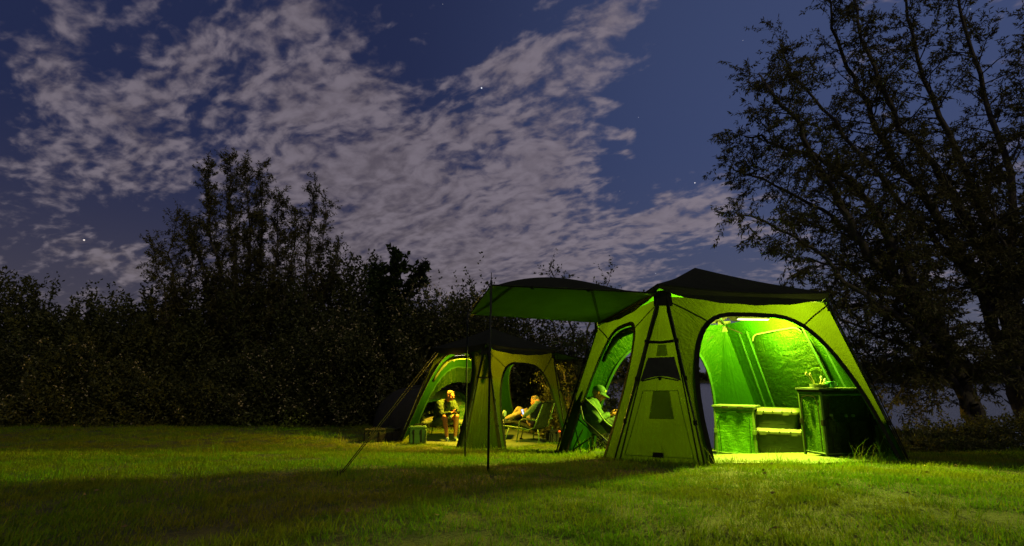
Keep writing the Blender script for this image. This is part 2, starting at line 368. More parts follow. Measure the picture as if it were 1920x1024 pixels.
def polyline(pts, n):
    pts = np.array(pts, float); d_ = np.r_[0, np.cumsum(np.linalg.norm(np.diff(pts, axis=0), axis=1))]
    tt = np.linspace(0, d_[-1], n); return np.stack([np.interp(tt, d_, pts[:, i]) for i in range(3)], 1), d_[-1]
def tree(name, label, limbs, cat='tree', group=None, l1=1.5, n1=9, l2=.5, n2=9, nl=9, ll=.075, lw=.018, up=.35, droop=.0, start=.25, leaf='leaf_w', bark='bark', spread=.8, dens=1.0, out=.15):
    """limbs: list of (list of points, r0, r1); boughs and twigs sprout along them"""
    base = Vector(limbs[0][0][0]); root = thing(name, base, label, cat, group)
    rn = random.Random(len(label)*7+len(limbs))
    segs = []; tw = []
    def grow(p, dr, L, r, nseg, wig, upb):
        pts = [p]; dcur = dr
        for i in range(nseg):
            dcur = dcur+np.array([rn.gauss(0, wig), rn.gauss(0, wig), rn.gauss(0, wig)+upb]); dcur /= np.linalg.norm(dcur)
            q = pts[-1]+dcur*L/nseg; pts.append(q); segs.append((pts[-2], q, r*(1-.75*i/nseg), r*(1-.75*(i+1)/nseg)))
        return pts
    for (pts, r0, r1) in limbs:
        P_, L = polyline(pts, max(6, int(len(pts)*4)))
        P_ = P_+np.array([[rn.gauss(0, .035*min(1, L/6)) for _ in range(3)] for _ in P_])*(np.arange(len(P_))[:, None] > 0)
        k = len(P_); rr = np.linspace(r0, r1, k)
        for i in range(k-1): segs.append((P_[i], P_[i+1], rr[i], rr[i+1]))
        nb = int(n1*L*dens)
        for b in range(nb):
            f = start+(1-start)*(b+rn.random())/nb; x = f*(k-1); i = min(int(x), k-2); p_ = P_[i]+(P_[i+1]-P_[i])*(x-i); T = P_[i+1]-P_[i]; T = T/np.linalg.norm(T)
            rd = np.array([rn.gauss(0, 1), rn.gauss(0, 1), rn.gauss(0, 1)]); rd -= T*rd.dot(T); rd /= np.linalg.norm(rd)
            dr = T*(1-spread*.5)+rd*spread+np.array([0, 0, up]); dr /= np.linalg.norm(dr)
            Lb = l1*(.45+.75*rn.random())*(1-.55*f); bp = grow(p_, dr, Lb, max(.006, rr[i]*.32), 5, .16, -droop)
            for c_ in range(max(2, int(n2*Lb/l1*dens))):
                g = .2+.8*rn.random(); xx = g*5; j = min(int(xx), 4); q = bp[j]+(bp[j+1]-bp[j])*(xx-j)
                rd = np.array([rn.gauss(0, 1), rn.gauss(0, 1), rn.gauss(0, 1)]); rd /= np.linalg.norm(rd)
                T2 = bp[j+1]-bp[j]; T2 = T2/np.linalg.norm(T2); d2 = T2*.7+rd*.7+np.array([0, 0, up*.5-droop]); d2 /= np.linalg.norm(d2)
                tp = grow(q, d2, l2*(.4+rn.random()), .0035, 3, .2, -droop); tw.append((tp[0], tp[-1])); tw.append((tp[1], tp[-1]))
            tw.append((bp[3], bp[5]))
    V, Fq = tube_np(segs, 5); npmesh('trunk', V, Fq, M[bark], parent=root, org=base)
    A = np.array([a for a, b in tw]); B = np.array([b for a, b in tw]); n = len(tw)
    f = rng.random((n, nl)); C = (A[:, None]+(B-A)[:, None]*f[..., None]).reshape(-1, 3)+rng.normal(0, out*.1, (n*nl, 3))
    T = np.repeat(B-A, nl, 0); T /= np.maximum(np.linalg.norm(T, axis=1, keepdims=True), 1e-6)
    D = T*.6+rng.normal(0, .6, T.shape)+np.array([0, 0, -.25-droop*2])
    V, Fq = leaves(C, D, ll*(.6+.8*rng.random(len(C))), lw*(.7+.6*rng.random(len(C))))
    npmesh('crown', V, Fq, M[leaf], parent=root, org=base, smooth=False)
    return root
def P3(px, py, Y): return tuple(at(px, py, Y))
# tall willow in the hedge
Y0 = 19.5
def lim(px, Y, r=.09, r1=.012): return ([tuple(at(px[0][0], px[0][1], Y))[:2]+(g1(at(px[0][0], 700, Y).x, Y)-.1,)]+[P3(a, b, Y+random.uniform(-.6, .6)) for a, b in px[1:]], r, r1)
tree('tall_willow', 'tall many-stemmed willow rising highest above the left hedge', [lim([(450,700),(415,520),(388,400),(392,318)],Y0,.11), lim([(455,700),(440,480),(430,390),(432,303)],Y0,.12),
     lim([(460,700),(465,520),(468,410),(458,312)],Y0), lim([(470,700),(485,500),(492,410),(492,325)],Y0), lim([(480,700),(515,520),(520,440),(518,372)],Y0), lim([(470,700),(540,540),(555,440),(552,400)],Y0),
     lim([(450,700),(395,560),(370,480),(350,430)],Y0)], l1=1.0, n1=8, l2=.42, n2=9, nl=9, ll=.12, lw=.038, up=.72, spread=.62, start=.25)
tree('slender_willow', 'slender separate willow just right of the tallest one', [lim([(575,700),(572,560),(580,450),(588,348)],Y0+.3,.08), lim([(578,700),(590,520),(606,450),(612,385)],Y0+.3,.05), lim([(575,700),(600,580),(625,500),(635,470)],Y0,.05)], l1=.9, n1=6.5, l2=.38, n2=8, nl=8, ll=.11, lw=.036, up=.7, spread=.6, start=.35)
tree('leaning_willow', 'low feathery willow at the left shoulder of the tallest one', [lim([(340,700),(330,560),(318,470),(332,408)],Y0,.08), lim([(340,700),(310,560),(292,500),(286,455)],Y0,.06), lim([(345,700),(352,560),(360,480),(352,440)],Y0,.06)], l1=1.1, n1=7, l2=.42, n2=8, nl=9, ll=.11, lw=.034, up=.5, spread=.7, start=.3)
tree('maple_sapling', 'broad-leaved maple sapling standing out of the hedge left of the tents', [lim([(738,700),(740,600),(738,530),(738,478)],17.6,.05), lim([(742,700),(755,590),(775,540),(790,512)],17.6,.04), lim([(740,700),(722,600),(712,550),(708,505)],17.6,.04)], l1=.75, n1=7.5, l2=.3, n2=6, nl=7, ll=.17, lw=.13, up=.4, spread=.8, start=.35, leaf='leaf_m')
tree('thin_hawthorn', 'sparse thorn tree with thin twigs behind the awning', [lim([(1085,705),(1075,620),(1050,560),(1035,505)],15.5,.07), lim([(1095,705),(1100,620),(1125,560),(1140,525)],15.5,.06), lim([(1085,705),(1050,640),(1030,600),(1010,560)],15.5,.05), lim([(1100,705),(1135,650),(1165,600),(1180,560)],15.5,.05)], l1=1.2, n1=7, l2=.4, n2=6, nl=3, ll=.09, lw=.045, up=.2, spread=.9, start=.2, leaf='leaf_h')
tree('shore_hawthorn', 'leafy low thorn bush on the lake edge seen through the near tent', [lim([(1120,730),(1125,700),(1140,660),(1160,640)],13.2,.05), lim([(1110,730),(1120,690),(1120,650),(1110,630)],13.2,.05), lim([(1115,730),(1080,690),(1070,650),(1065,630)],13.2,.05)], l1=1.0, n1=10, l2=.4, n2=8, nl=7, ll=.09, lw=.045, up=.2, spread=.9, start=.1, leaf='leaf_h')
# willows on the right bank, leaning left over the lake
def lim2(px, Y, r, r1=.02, b=None):
    return ([tuple(b)]+[P3(a, c_, Y+k*random.uniform(-.1, .12)) for k, (a, c_) in enumerate(px)], r, r1)
bA = (10.3, 11.6, -.75); bB = (11.9, 12.2, -.8)
kw = dict(l1=1.75, n1=5.3, l2=.55, n2=12, nl=14, ll=.11, lw=.030, up=.16, droop=.05, spread=.85, start=.26)
tree('bank_willow', 'big willow with long bare stems leaning left over the right-hand tent', [lim2([(1775,640),(1711,520),(1665,437),(1600,345),(1520,290),(1440,262),(1395,255)],11.6,.17,b=bA), lim2([(1770,650),(1655,508),(1600,432),(1564,356),(1523,284),(1483,218),(1445,165),(1420,140)],11.2,.15,b=bA),
     lim2([(1760,660),(1690,600),(1600,540),(1530,470),(1450,420),(1385,400)],11.0,.10,b=bA), lim2([(1780,640),(1727,560),(1640,470),(1550,400),(1450,345),(1375,318)],12.2,.12,b=bA),
     lim2([(1780,690),(1720,650),(1640,625),(1580,600),(1530,560)],11.4,.07,b=bA),
     lim2([(1790,690),(1700,600),(1640,540),(1590,500),(1500,490)],11.8,.08,b=bA), lim2([(1780,690),(1750,690),(1700,715),(1665,770)],11.2,.04,b=bA), lim2([(1780,680),(1720,660),(1680,680),(1640,720)],11.4,.04,b=bA)], **kw)
tree('tall_bank_willow', 'tallest willow at the right edge, its crown running out of the frame', [lim2([(1850,560),(1727,356),(1676,300),(1650,244),(1615,178),(1580,110),(1560,40),(1550,-40)],12.4,.17,b=bB), lim2([(1860,500),(1750,300),(1676,218),(1650,162),(1625,101),(1605,40),(1600,-50)],12.2,.15,b=bB),
     lim2([(1880,500),(1800,300),(1740,150),(1700,40),(1690,-60)],12.6,.15,b=bB), lim2([(1900,560),(1900,350),(1850,180),(1800,20),(1790,-80)],12.6,.15,b=bB), lim2([(1840,540),(1727,420),(1620,300),(1540,200),(1480,130),(1460,90)],12.2,.12,b=bB), lim2([(1900,560),(1960,380),(1950,200),(1930,40)],12.6,.12,b=bB),
     lim2([(1880,600),(1830,450),(1780,380),(1740,330)],11.8,.08,b=bB), lim2([(1920,640),(1900,500),(1870,420),(1850,330)],11.8,.08,b=bB)], **dict(kw, n1=4.4))
# ------------------------------------------------------------------ bushes
def bushmesh(rad, hgt, n, ll=.07, lw=.045, flowers=0, seed=0, shoots=0):
    r = np.random.default_rng(seed)
    th = r.random(n)*2*PI; ph = np.arccos(1-1.0*r.random(n)*.98); dirs = np.stack([np.sin(ph)*np.cos(th), np.sin(ph)*np.sin(th), np.cos(ph)], 1)
    lump = 1+.16*np.sin(dirs[:, 0]*5+seed)+.14*np.sin(dirs[:, 1]*6+dirs[:, 2]*4+seed*2)+.10*np.sin(dirs[:, 2]*11+dirs[:, 0]*7+seed)+.08*np.sin(dirs[:, 0]*17+dirs[:, 1]*15+dirs[:, 2]*9)
    rr = lump*(1-.30*r.random(n)**1.8); C = dirs*rr[:, None]*np.array([rad, rad, hgt]); C[:, 2] = np.abs(C[:, 2])*.98+.02
    low = r.random(n) < .25; C[low, 2] *= r.random(low.sum())
    D = dirs*.5+r.normal(0, .6, (n, 3)); V, Fq = leaves(C, D, ll*(.6+.8*r.random(n)), lw*(.7+.6*r.random(n)))
    mi = np.zeros(n, int)
    if shoots:
        for s in range(shoots):
            a = r.random()*2*PI; q = r.random()*.75; b0 = np.array([math.cos(a)*rad*q, math.sin(a)*rad*q, hgt*(1-.5*q*q)*.9]); dr = np.array([math.cos(a)*.25, math.sin(a)*.25, 1])+r.normal(0, .15, 3)
            L = hgt*(.16+.26*r.random()); k = 26; ff = r.random(k); Cs = b0+dr*L*ff[:, None]+r.normal(0, .035, (k, 3))
            v, f = leaves(Cs, dr*.4+r.normal(0, .6, (k, 3)), ll*(.7+.6*r.random(k)), lw*(.7+.5*r.random(k))); Fq = np.concatenate([Fq, f+len(V)]); V = np.concatenate([V, v]); mi = np.r_[mi, np.zeros(k, int)]
    if flowers:
        th = r.random(flowers)*2*PI; ph = np.arccos(1-.95*r.random(flowers)); dd = np.stack([np.sin(ph)*np.cos(th), np.sin(ph)*np.sin(th), np.cos(ph)], 1)
        lump = 1+.16*np.sin(dd[:, 0]*5+seed)+.14*np.sin(dd[:, 1]*6+dd[:, 2]*4+seed*2)+.10*np.sin(dd[:, 2]*11+dd[:, 0]*7+seed)+.08*np.sin(dd[:, 0]*17+dd[:, 1]*15+dd[:, 2]*9)
        Cf = dd*(lump*1.01)[:, None]*np.array([rad, rad, hgt]); Cf[:, 2] = np.abs(Cf[:, 2]); k = 3
        Cf = np.repeat(Cf, k, 0)+r.normal(0, .035, (flowers*k, 3)); nf = len(Cf)
        v, f = leaves(Cf, r.normal(0, 1, (nf, 3))*[1, 1, .4], .065*(.6+.8*r.random(nf)), .055*(.7+.6*r.random(nf))); Fq = np.concatenate([Fq, f+len(V)]); V = np.concatenate([V, v]); mi = np.r_[mi, np.ones(nf, int)]
    return V, Fq, mi
def bush(name, px, top, Y, rad, n, label, group, flowers=0, seed=0, shoots=0, ll=.075, lw=.045, base=None):
    x = at(px, 700, Y).x; zb = g1(x, Y)-.05 if base is None else base; hgt = (at(px, top, Y).z-zb)
    V, Fq, mi = bushmesh(rad, hgt, n, ll, lw, flowers, seed, shoots)
    return tag(npmesh(name, V+np.array([x, Y, zb]), Fq, None, mats=[M['leaf_h'], M['flower']], mi=mi, smooth=False, org=(x, Y, zb)), label, 'bush', group)
HB = [(40,560,20.5,2.7),(165,585,20.4,2.5),(270,575,20.2,2.4),(375,550,20.5,2.5),(480,540,20.6,2.7),(600,535,20.5,2.6),(690,540,20.3,2.1),(790,595,20,2.1),(880,590,19.5,2.0),(-90,570,20.5,2.8)]
ORD = ['first', 'second', 'third', 'fourth', 'fifth', 'sixth', 'seventh', 'eighth', 'ninth', 'tenth', 'eleventh', 'twelfth']
for i, (px, tp, Y, r_) in enumerate(HB):
    bush('hedge_bush', px, tp, Y, r_, 24000, ORD[sorted(HB).index((px, tp, Y, r_))]+' tall dark bush from the left in the back row of the hedge', 'tall bushes of the hedge', seed=i+3, shoots=34, ll=.15, lw=.085)
FB = [(30,665,18.2,1.9,60),(170,655,18.1,1.9,200),(290,700,17.9,1.6,20),(390,690,18.1,1.7,30),(500,655,17.9,1.6,150),(600,625,17.6,1.6,240),(700,600,17.8,1.8,240),(800,575,17.4,1.7,300),(900,555,17.6,1.8,200),(985,600,17.2,1.5,120),(1035,660,16.6,1.2,60),(-90,660,18.2,1.9,80)]
for i, (px, tp, Y, r_, fl) in enumerate(FB):
    bush('flowering_bush' if fl > 50 else 'hedge_bush', px, tp, Y, r_, 17000, (ORD[[q for q in sorted(FB) if q[4] > 50].index((px, tp, Y, r_, fl))]+' elder bush with cream blossom from the left in the front row of the hedge' if fl > 50 else ('left' if px < 300 else 'right')+' one of the two bushes without blossom in the front row of the hedge'), 'flowering bushes of the hedge' if fl > 50 else 'plain front bushes of the hedge', flowers=int(fl*1.6), seed=i+40, shoots=10, ll=.11, lw=.07)
for i, (px, tp, Y, r_) in enumerate([(1712,812,8.9,.7),(1790,800,9.3,.9),(1890,785,9.4,1.0),(1655,836,9.6,.5)]):
    bush('bank_bush', px, tp, Y, r_, 6000, ['low scrub beside the right foot of the near tent', 'scrub under the leaning willow stems', 'rounded scrub at the extreme right edge', 'small scrub just behind the right tent wall'][i], 'scrub on the lake bank', seed=i+80, shoots=14, ll=.06, lw=.03)
# far wood across the lake: reads as one mass
n = 60000; X = rng.uniform(-260, 420, n); H = 5.5+2.5*np.sin(X*.045)+1.6*np.sin(X*.13+1)+1.0*np.sin(X*.37)+.7*np.sin(X*.9)
Zr = rng.random(n)**.8; C = np.stack([X, 207+rng.uniform(-4, 6, n)*(1-.5*Zr), -.5+Zr*H+rng.normal(0, .25, n)], 1)
V, Fq = leaves(C, rng.normal(0, 1, (n, 3)), 1.1*(.5+rng.random(n)), .9*(.5+rng.random(n)))
npmesh('far_wood', V, Fq, M['leaf_h'], 'stuff', 'dark wooded skyline along the far shore of the lake', smooth=False)
# ------------------------------------------------------------------ grass
def tuft(nb, rad, hmin, hmax, wid, seed, bendf=.5):
    r = np.random.default_rng(seed); V = []; Fq = []
    a = r.random(nb)*2*PI; q = np.sqrt(r.random(nb))*rad; B = np.stack([q*np.cos(a), q*np.sin(a), np.full(nb, -.008)], 1)
    h = hmin+(hmax-hmin)*r.random(nb)**1.6; la = r.random(nb)*2*PI; ln = h*(.25+bendf*r.random(nb)); Ld = np.stack([np.cos(la), np.sin(la), 0*la], 1)
    S = np.stack([-np.sin(la+.6), np.cos(la+.6), 0*la], 1)*(wid*(.6+.8*r.random(nb)))[:, None]
    mid = B+np.array([0, 0, 1])*(h*.6)[:, None]+Ld*(ln*.35)[:, None]; tip = B+np.array([0, 0, 1])*h[:, None]+Ld*ln[:, None]
    V = np.stack([B-S, B+S, mid+S*.8, mid-S*.8, tip+S*.12, tip-S*.12], 1).reshape(-1, 3); b = (np.arange(nb)*6)[:, None]
    return V, np.concatenate([b+np.array([[0, 1, 2, 3]]), b+np.array([[3, 2, 4, 5]])])
m, t, out = new_mat('lawn_blades'); geo = t.n.new('ShaderNodeNewGeometry'); Pp = geo.outputs['Position']; r_ = geo.outputs['Random Per Island']
c = t.mix(t.ss(t.noise(Pp, .9, 5, .6), .38, .64), (.14, .27, .010), (.19, .21, .014))
c = t.mix(t.ss(r_, .55, .95), c, (.28, .27, .03)); c = t.mix(t.ss(t.noise(Pp, 3.5, 3), .5, .75), c, (.10, .20, .010))
df = t.n.new('ShaderNodeBsdfDiffuse'); t.put(df.inputs[0], c); tl = t.n.new('ShaderNodeBsdfTranslucent'); t.put(tl.inputs[0], c)
x = t.n.new('ShaderNodeMixShader'); x.inputs[0].default_value = .3; t.l.new(df.outputs[0], x.inputs[1]); t.l.new(tl.outputs[0], x.inputs[2])
t.l.new(x.outputs[0], out.inputs[0]); M['grass'] = m
def instancer(name, protos, pts, idx, scl, rot, label):
    me = bpy.data.meshes.new(name); me.vertices.add(len(pts)); me.vertices.foreach_set('co', np.asarray(pts, np.float32).ravel())
    a = me.attributes.new('idx', 'INT', 'POINT'); a.data.foreach_set('value', np.asarray(idx, np.int32))
    a = me.attributes.new('scl', 'FLOAT', 'POINT'); a.data.foreach_set('value', np.asarray(scl, np.float32))
    a = me.attributes.new('rot', 'FLOAT_VECTOR', 'POINT'); a.data.foreach_set('vector', np.asarray(rot, np.float32).ravel())
    o = bpy.data.objects.new(name, me); COL.objects.link(o); tag(o, label, kind='stuff')
    ng = bpy.data.node_groups.new(name, 'GeometryNodeTree'); I = ng.interface
    I.new_socket('Geometry', in_out='INPUT', socket_type='NodeSocketGeometry'); I.new_socket('Geometry', in_out='OUTPUT', socket_type='NodeSocketGeometry')
    N = ng.nodes; gi = N.new('NodeGroupInput'); go = N.new('NodeGroupOutput'); ip = N.new('GeometryNodeInstanceOnPoints'); g2 = N.new('GeometryNodeGeometryToInstance')
    for p_ in reversed(protos):
        oi = N.new('GeometryNodeObjectInfo'); oi.inputs['Object'].default_value = p_; ng.links.new(oi.outputs['Geometry'], g2.inputs[0])
    def na(nm, ty):
        q = N.new('GeometryNodeInputNamedAttribute'); q.data_type = ty; q.inputs['Name'].default_value = nm; return q.outputs[0]
    ng.links.new(gi.outputs[0], ip.inputs['Points']); ng.links.new(g2.outputs[0], ip.inputs['Instance']); ip.inputs['Pick Instance'].default_value = True
    ng.links.new(na('idx', 'INT'), ip.inputs['Instance Index']); ng.links.new(na('scl', 'FLOAT'), ip.inputs['Scale']); ng.links.new(na('rot', 'FLOAT_VECTOR'), ip.inputs['Rotation'])
    ng.links.new(ip.outputs[0], go.inputs[0]); md = o.modifiers.new('blades', 'NODES'); md.node_group = ng; return o
def proto(V, Fq, m_):
    me = bpy.data.meshes.new('tuft'); V = np.asarray(V, np.float32); Fq = np.asarray(Fq, np.int32)
    me.vertices.add(len(V)); me.vertices.foreach_set('co', V.ravel()); me.loops.add(Fq.size); me.loops.foreach_set('vertex_index', Fq.ravel())
    me.polygons.add(len(Fq)); me.polygons.foreach_set('loop_start', np.arange(0, Fq.size, 4, dtype=np.int32)); me.update(calc_edges=True); me.materials.append(m_)
    return bpy.data.objects.new('tuft', me)
GRASS_HOLES = []   # polygons kept clear of grass (filled in by the tents)
def inpoly(x, y, poly):
    ins = np.zeros(len(x), bool); k = len(poly)
    for i in range(k):
        x0, y0 = poly[i]; x1, y1 = poly[(i+1) % k]
        c_ = ((y0 > y) != (y1 > y)) & (x < (x1-x0)*(y-y0)/(y1-y0+1e-12)+x0); ins ^= c_
    return ins
def litter():
    n = 420; x = rng.uniform(-9, 9, n); y = rng.uniform(2.2, 9, n); C = np.stack([x, y, G(x, y)+.022+.012*rng.random(n)], 1); D = rng.normal(0, 1, (n, 3))*[1, 1, .25]
    V, Fq = leaves(C, D, .028*(.6+rng.random(n)), .016*(.6+rng.random(n))); npmesh('fallen_leaves', V, Fq, plain('dry_leaf', (.26, .17, .06), .9), 'stuff', 'small dry leaves scattered over the lawn', smooth=False)
def sow():
    protos = [proto(*tuft(150, .17, .012, .045, .0019, 1), M['grass']), proto(*tuft(130, .17, .015, .052, .0020, 2), M['grass']), proto(*tuft(110, .16, .012, .042, .0023, 3, .9), M['grass']),
              proto(*tuft(30, .08, .04, .10, .0020, 4), M['grass']), proto(*tuft(12, .06, .10, .26, .0018, 5, .35), M['grass'])]
    pts = []; idx = []; scl = []
    for (y0, y1, dn, sc) in ((1.5, 4, 62, .9), (4, 8, 44, 1.0), (8, 13, 24, 1.15), (13, 20.5, 13, 1.5)):
        w = 1.08*y1+1.2; n = int(dn*(y1-y0)*2*w); x = rng.uniform(-w, w, n); y = rng.uniform(y0, y1, n)
        keep = (np.abs(x) < 1.06*y+1.0) & (y < shore(x)+.35)
        for pl in GRASS_HOLES: keep &= ~inpoly(x, y, pl)
        x = x[keep]; y = y[keep]; n = len(x); k = rng.choice(5, n, p=[.40, .31, .245, .037, .008])
        pts.append(np.stack([x, y, G(x, y)], 1)); idx.append(k); scl.append(sc*(.75+.55*rng.random(n)))
    for pl in GRASS_HOLES:       # longer, unmown grass along the tent walls and sheet edges
        for i in range(len(pl)):
            a = np.array(pl[i]); b = np.array(pl[(i+1) % len(pl)]); L = np.linalg.norm(b-a); n = int(L*34)
            q = a+(b-a)*rng.random((n, 1))+rng.normal(.0, .05, (n, 2)); q = q[q[:, 1] < shore(q[:, 0])+.1]; n = len(q)
            pts.append(np.stack([q[:, 0], q[:, 1], G(q[:, 0], q[:, 1])], 1)); idx.append(rng.choice([0, 1, 3, 4], n, p=[.3, .3, .34, .06])); scl.append(.7+.6*rng.random(n))
    pts = np.concatenate(pts); n = len(pts); rot = np.stack([rng.normal(0, .07, n), rng.normal(0, .07, n), rng.random(n)*6.28], 1)
    instancer('lawn_grass', protos, pts, np.concatenate(idx), np.concatenate(scl), rot, 'short mown lawn with straw coloured patches')
# ------------------------------------------------------------------ tents
def bil(A, B, C, D, s, t):   # A base-left, B base-right, C eave-right, D eave-left
    return (A*(1-s)+B*s)*(1-t)+(D*(1-s)+C*s)*t
def tent_points(cx, cy_, ph, z0, gx, gy, over, e=1.107, b=1.86, c=.665, He=1.93, Hp=2.50):
    R = Rz(ph)
    def q(u, v, w, ground=False):
        p_ = R@Vector((u, v, 0)); x = cx+p_.x; y = cy_+p_.y
        return Vector((x, y, (g1(x, y)-.01) if ground else z0+gx*p_.x+gy*p_.y+w))
    P_ = dict(N=q(-e, -e, He), R=q(e, -e, He), B=q(e, e, He), L=q(-e, e, He), P=q(0, 0, Hp),
              NR=q(-b+c, -b, 0, 1), NL=q(-b, -b+c, 0, 1), RN=q(b-c, -b, 0, 1), RB=q(b, -b+c, 0, 1), BR=q(b, b-c, 0, 1), BL=q(b-c, b, 0, 1), LB=q(-b+c, b, 0, 1), LN=q(-b, b-c, 0, 1))
    for k, v in over.items(): P_[k] = v
    P_['C'] = q(0, 0, 0, 1); return P_
def arch(side, ttop, k=1.0, n=26, ex=(.50, .62)):
    """door outline in panel coordinates (s,t) from base left over the top to base right; side=(eps left, eps right)"""
    pts = []
    for i in range(n+1):
        a = PI*(1-i/n); cx_, sx = math.cos(a), math.sin(a)
        u = math.copysign(abs(cx_)**ex[0], cx_); w = abs(sx)**ex[1]
        t_ = ttop*w; lean = .07*(t_/ttop)**2*k
        s_ = .5+.5*u; s_ = side[0]+(1-side[0]-side[1])*s_
        s_ = .5+(s_-.5)*(1-lean*2.0); pts.append((s_, t_))
    return pts
def opening_panel(Q, side, ttop, k, rows=9, sag=.02, seed=0, n=26, ex=(.50, .62)):
    """panel cloth around a door opening, returned as MB with uv, plus the door outline in world space and its normal"""
    A, B, C, D = Q; hole = arch(side, ttop, k, n, ex); nrm = (B-A).cross(D-A).normalized()
    outer = []
    for i in range(n+1):     # matching outer boundary
        f = i/n
        if f < .30: outer.append((0, f/.30))
        elif f <= .70: outer.append(((f-.30)/.40, 1))
        else: outer.append((1, (1-f)/.30))
    mb = MB(); uv = []; rn = random.Random(seed); V = []
    for r in range(rows+1):
        g = r/rows
        for i in range(n+1):
            s_ = hole[i][0]*(1-g)+outer[i][0]*g; t_ = hole[i][1]*(1-g)+outer[i][1]*g
            p_ = bil(A, B, C, D, s_, t_)
            am = math.sin(PI*g)*sag*(.6+.8*math.sin(i*.9+seed)*math.sin(i*.37+seed*2))+.006*math.sin(i*2.3+g*7+seed)*math.sin(PI*g)
            V.append(p_+nrm*am*.8); uv.append((i/n*4, g))
    mb.add(V, [(r*(n+1)+i, r*(n+1)+i+1, (r+1)*(n+1)+i+1, (r+1)*(n+1)+i) for r in range(rows) for i in range(n)]); mb.uv = uv
    return mb, [bil(A, B, C, D, s_, t_) for s_, t_ in hole], nrm
def cloth(Q, nx=14, ny=16, sag=.03, seed=0, ripple=.01):
    A, B, C, D = Q; nrm = (B-A).cross(D-A); nrm = nrm.normalized() if nrm.length > 1e-6 else Vector((0, -1, 0)); V = []; uv = []
    for j in range(ny+1):
        for i in range(nx+1):
            s_, t_ = i/nx, j/ny; p_ = bil(A, B, C, D, s_, t_)
            am = -sag*math.sin(PI*s_)*math.sin(PI*t_)**.7+ripple*math.sin(s_*19+t_*3+seed)*math.sin(PI*t_)*math.sin(t_*5+seed)*math.sin(PI*s_)
            V.append(p_+nrm*am); uv.append((s_, t_))
    mb = MB(); w = nx+1; mb.add(V, [(j*w+i, j*w+i+1, (j+1)*w+i+1, (j+1)*w+i) for j in range(ny) for i in range(nx)]); mb.uv = uv; return mb
def solid_poly(path, r_): return MB().tube(path, r_, 8)
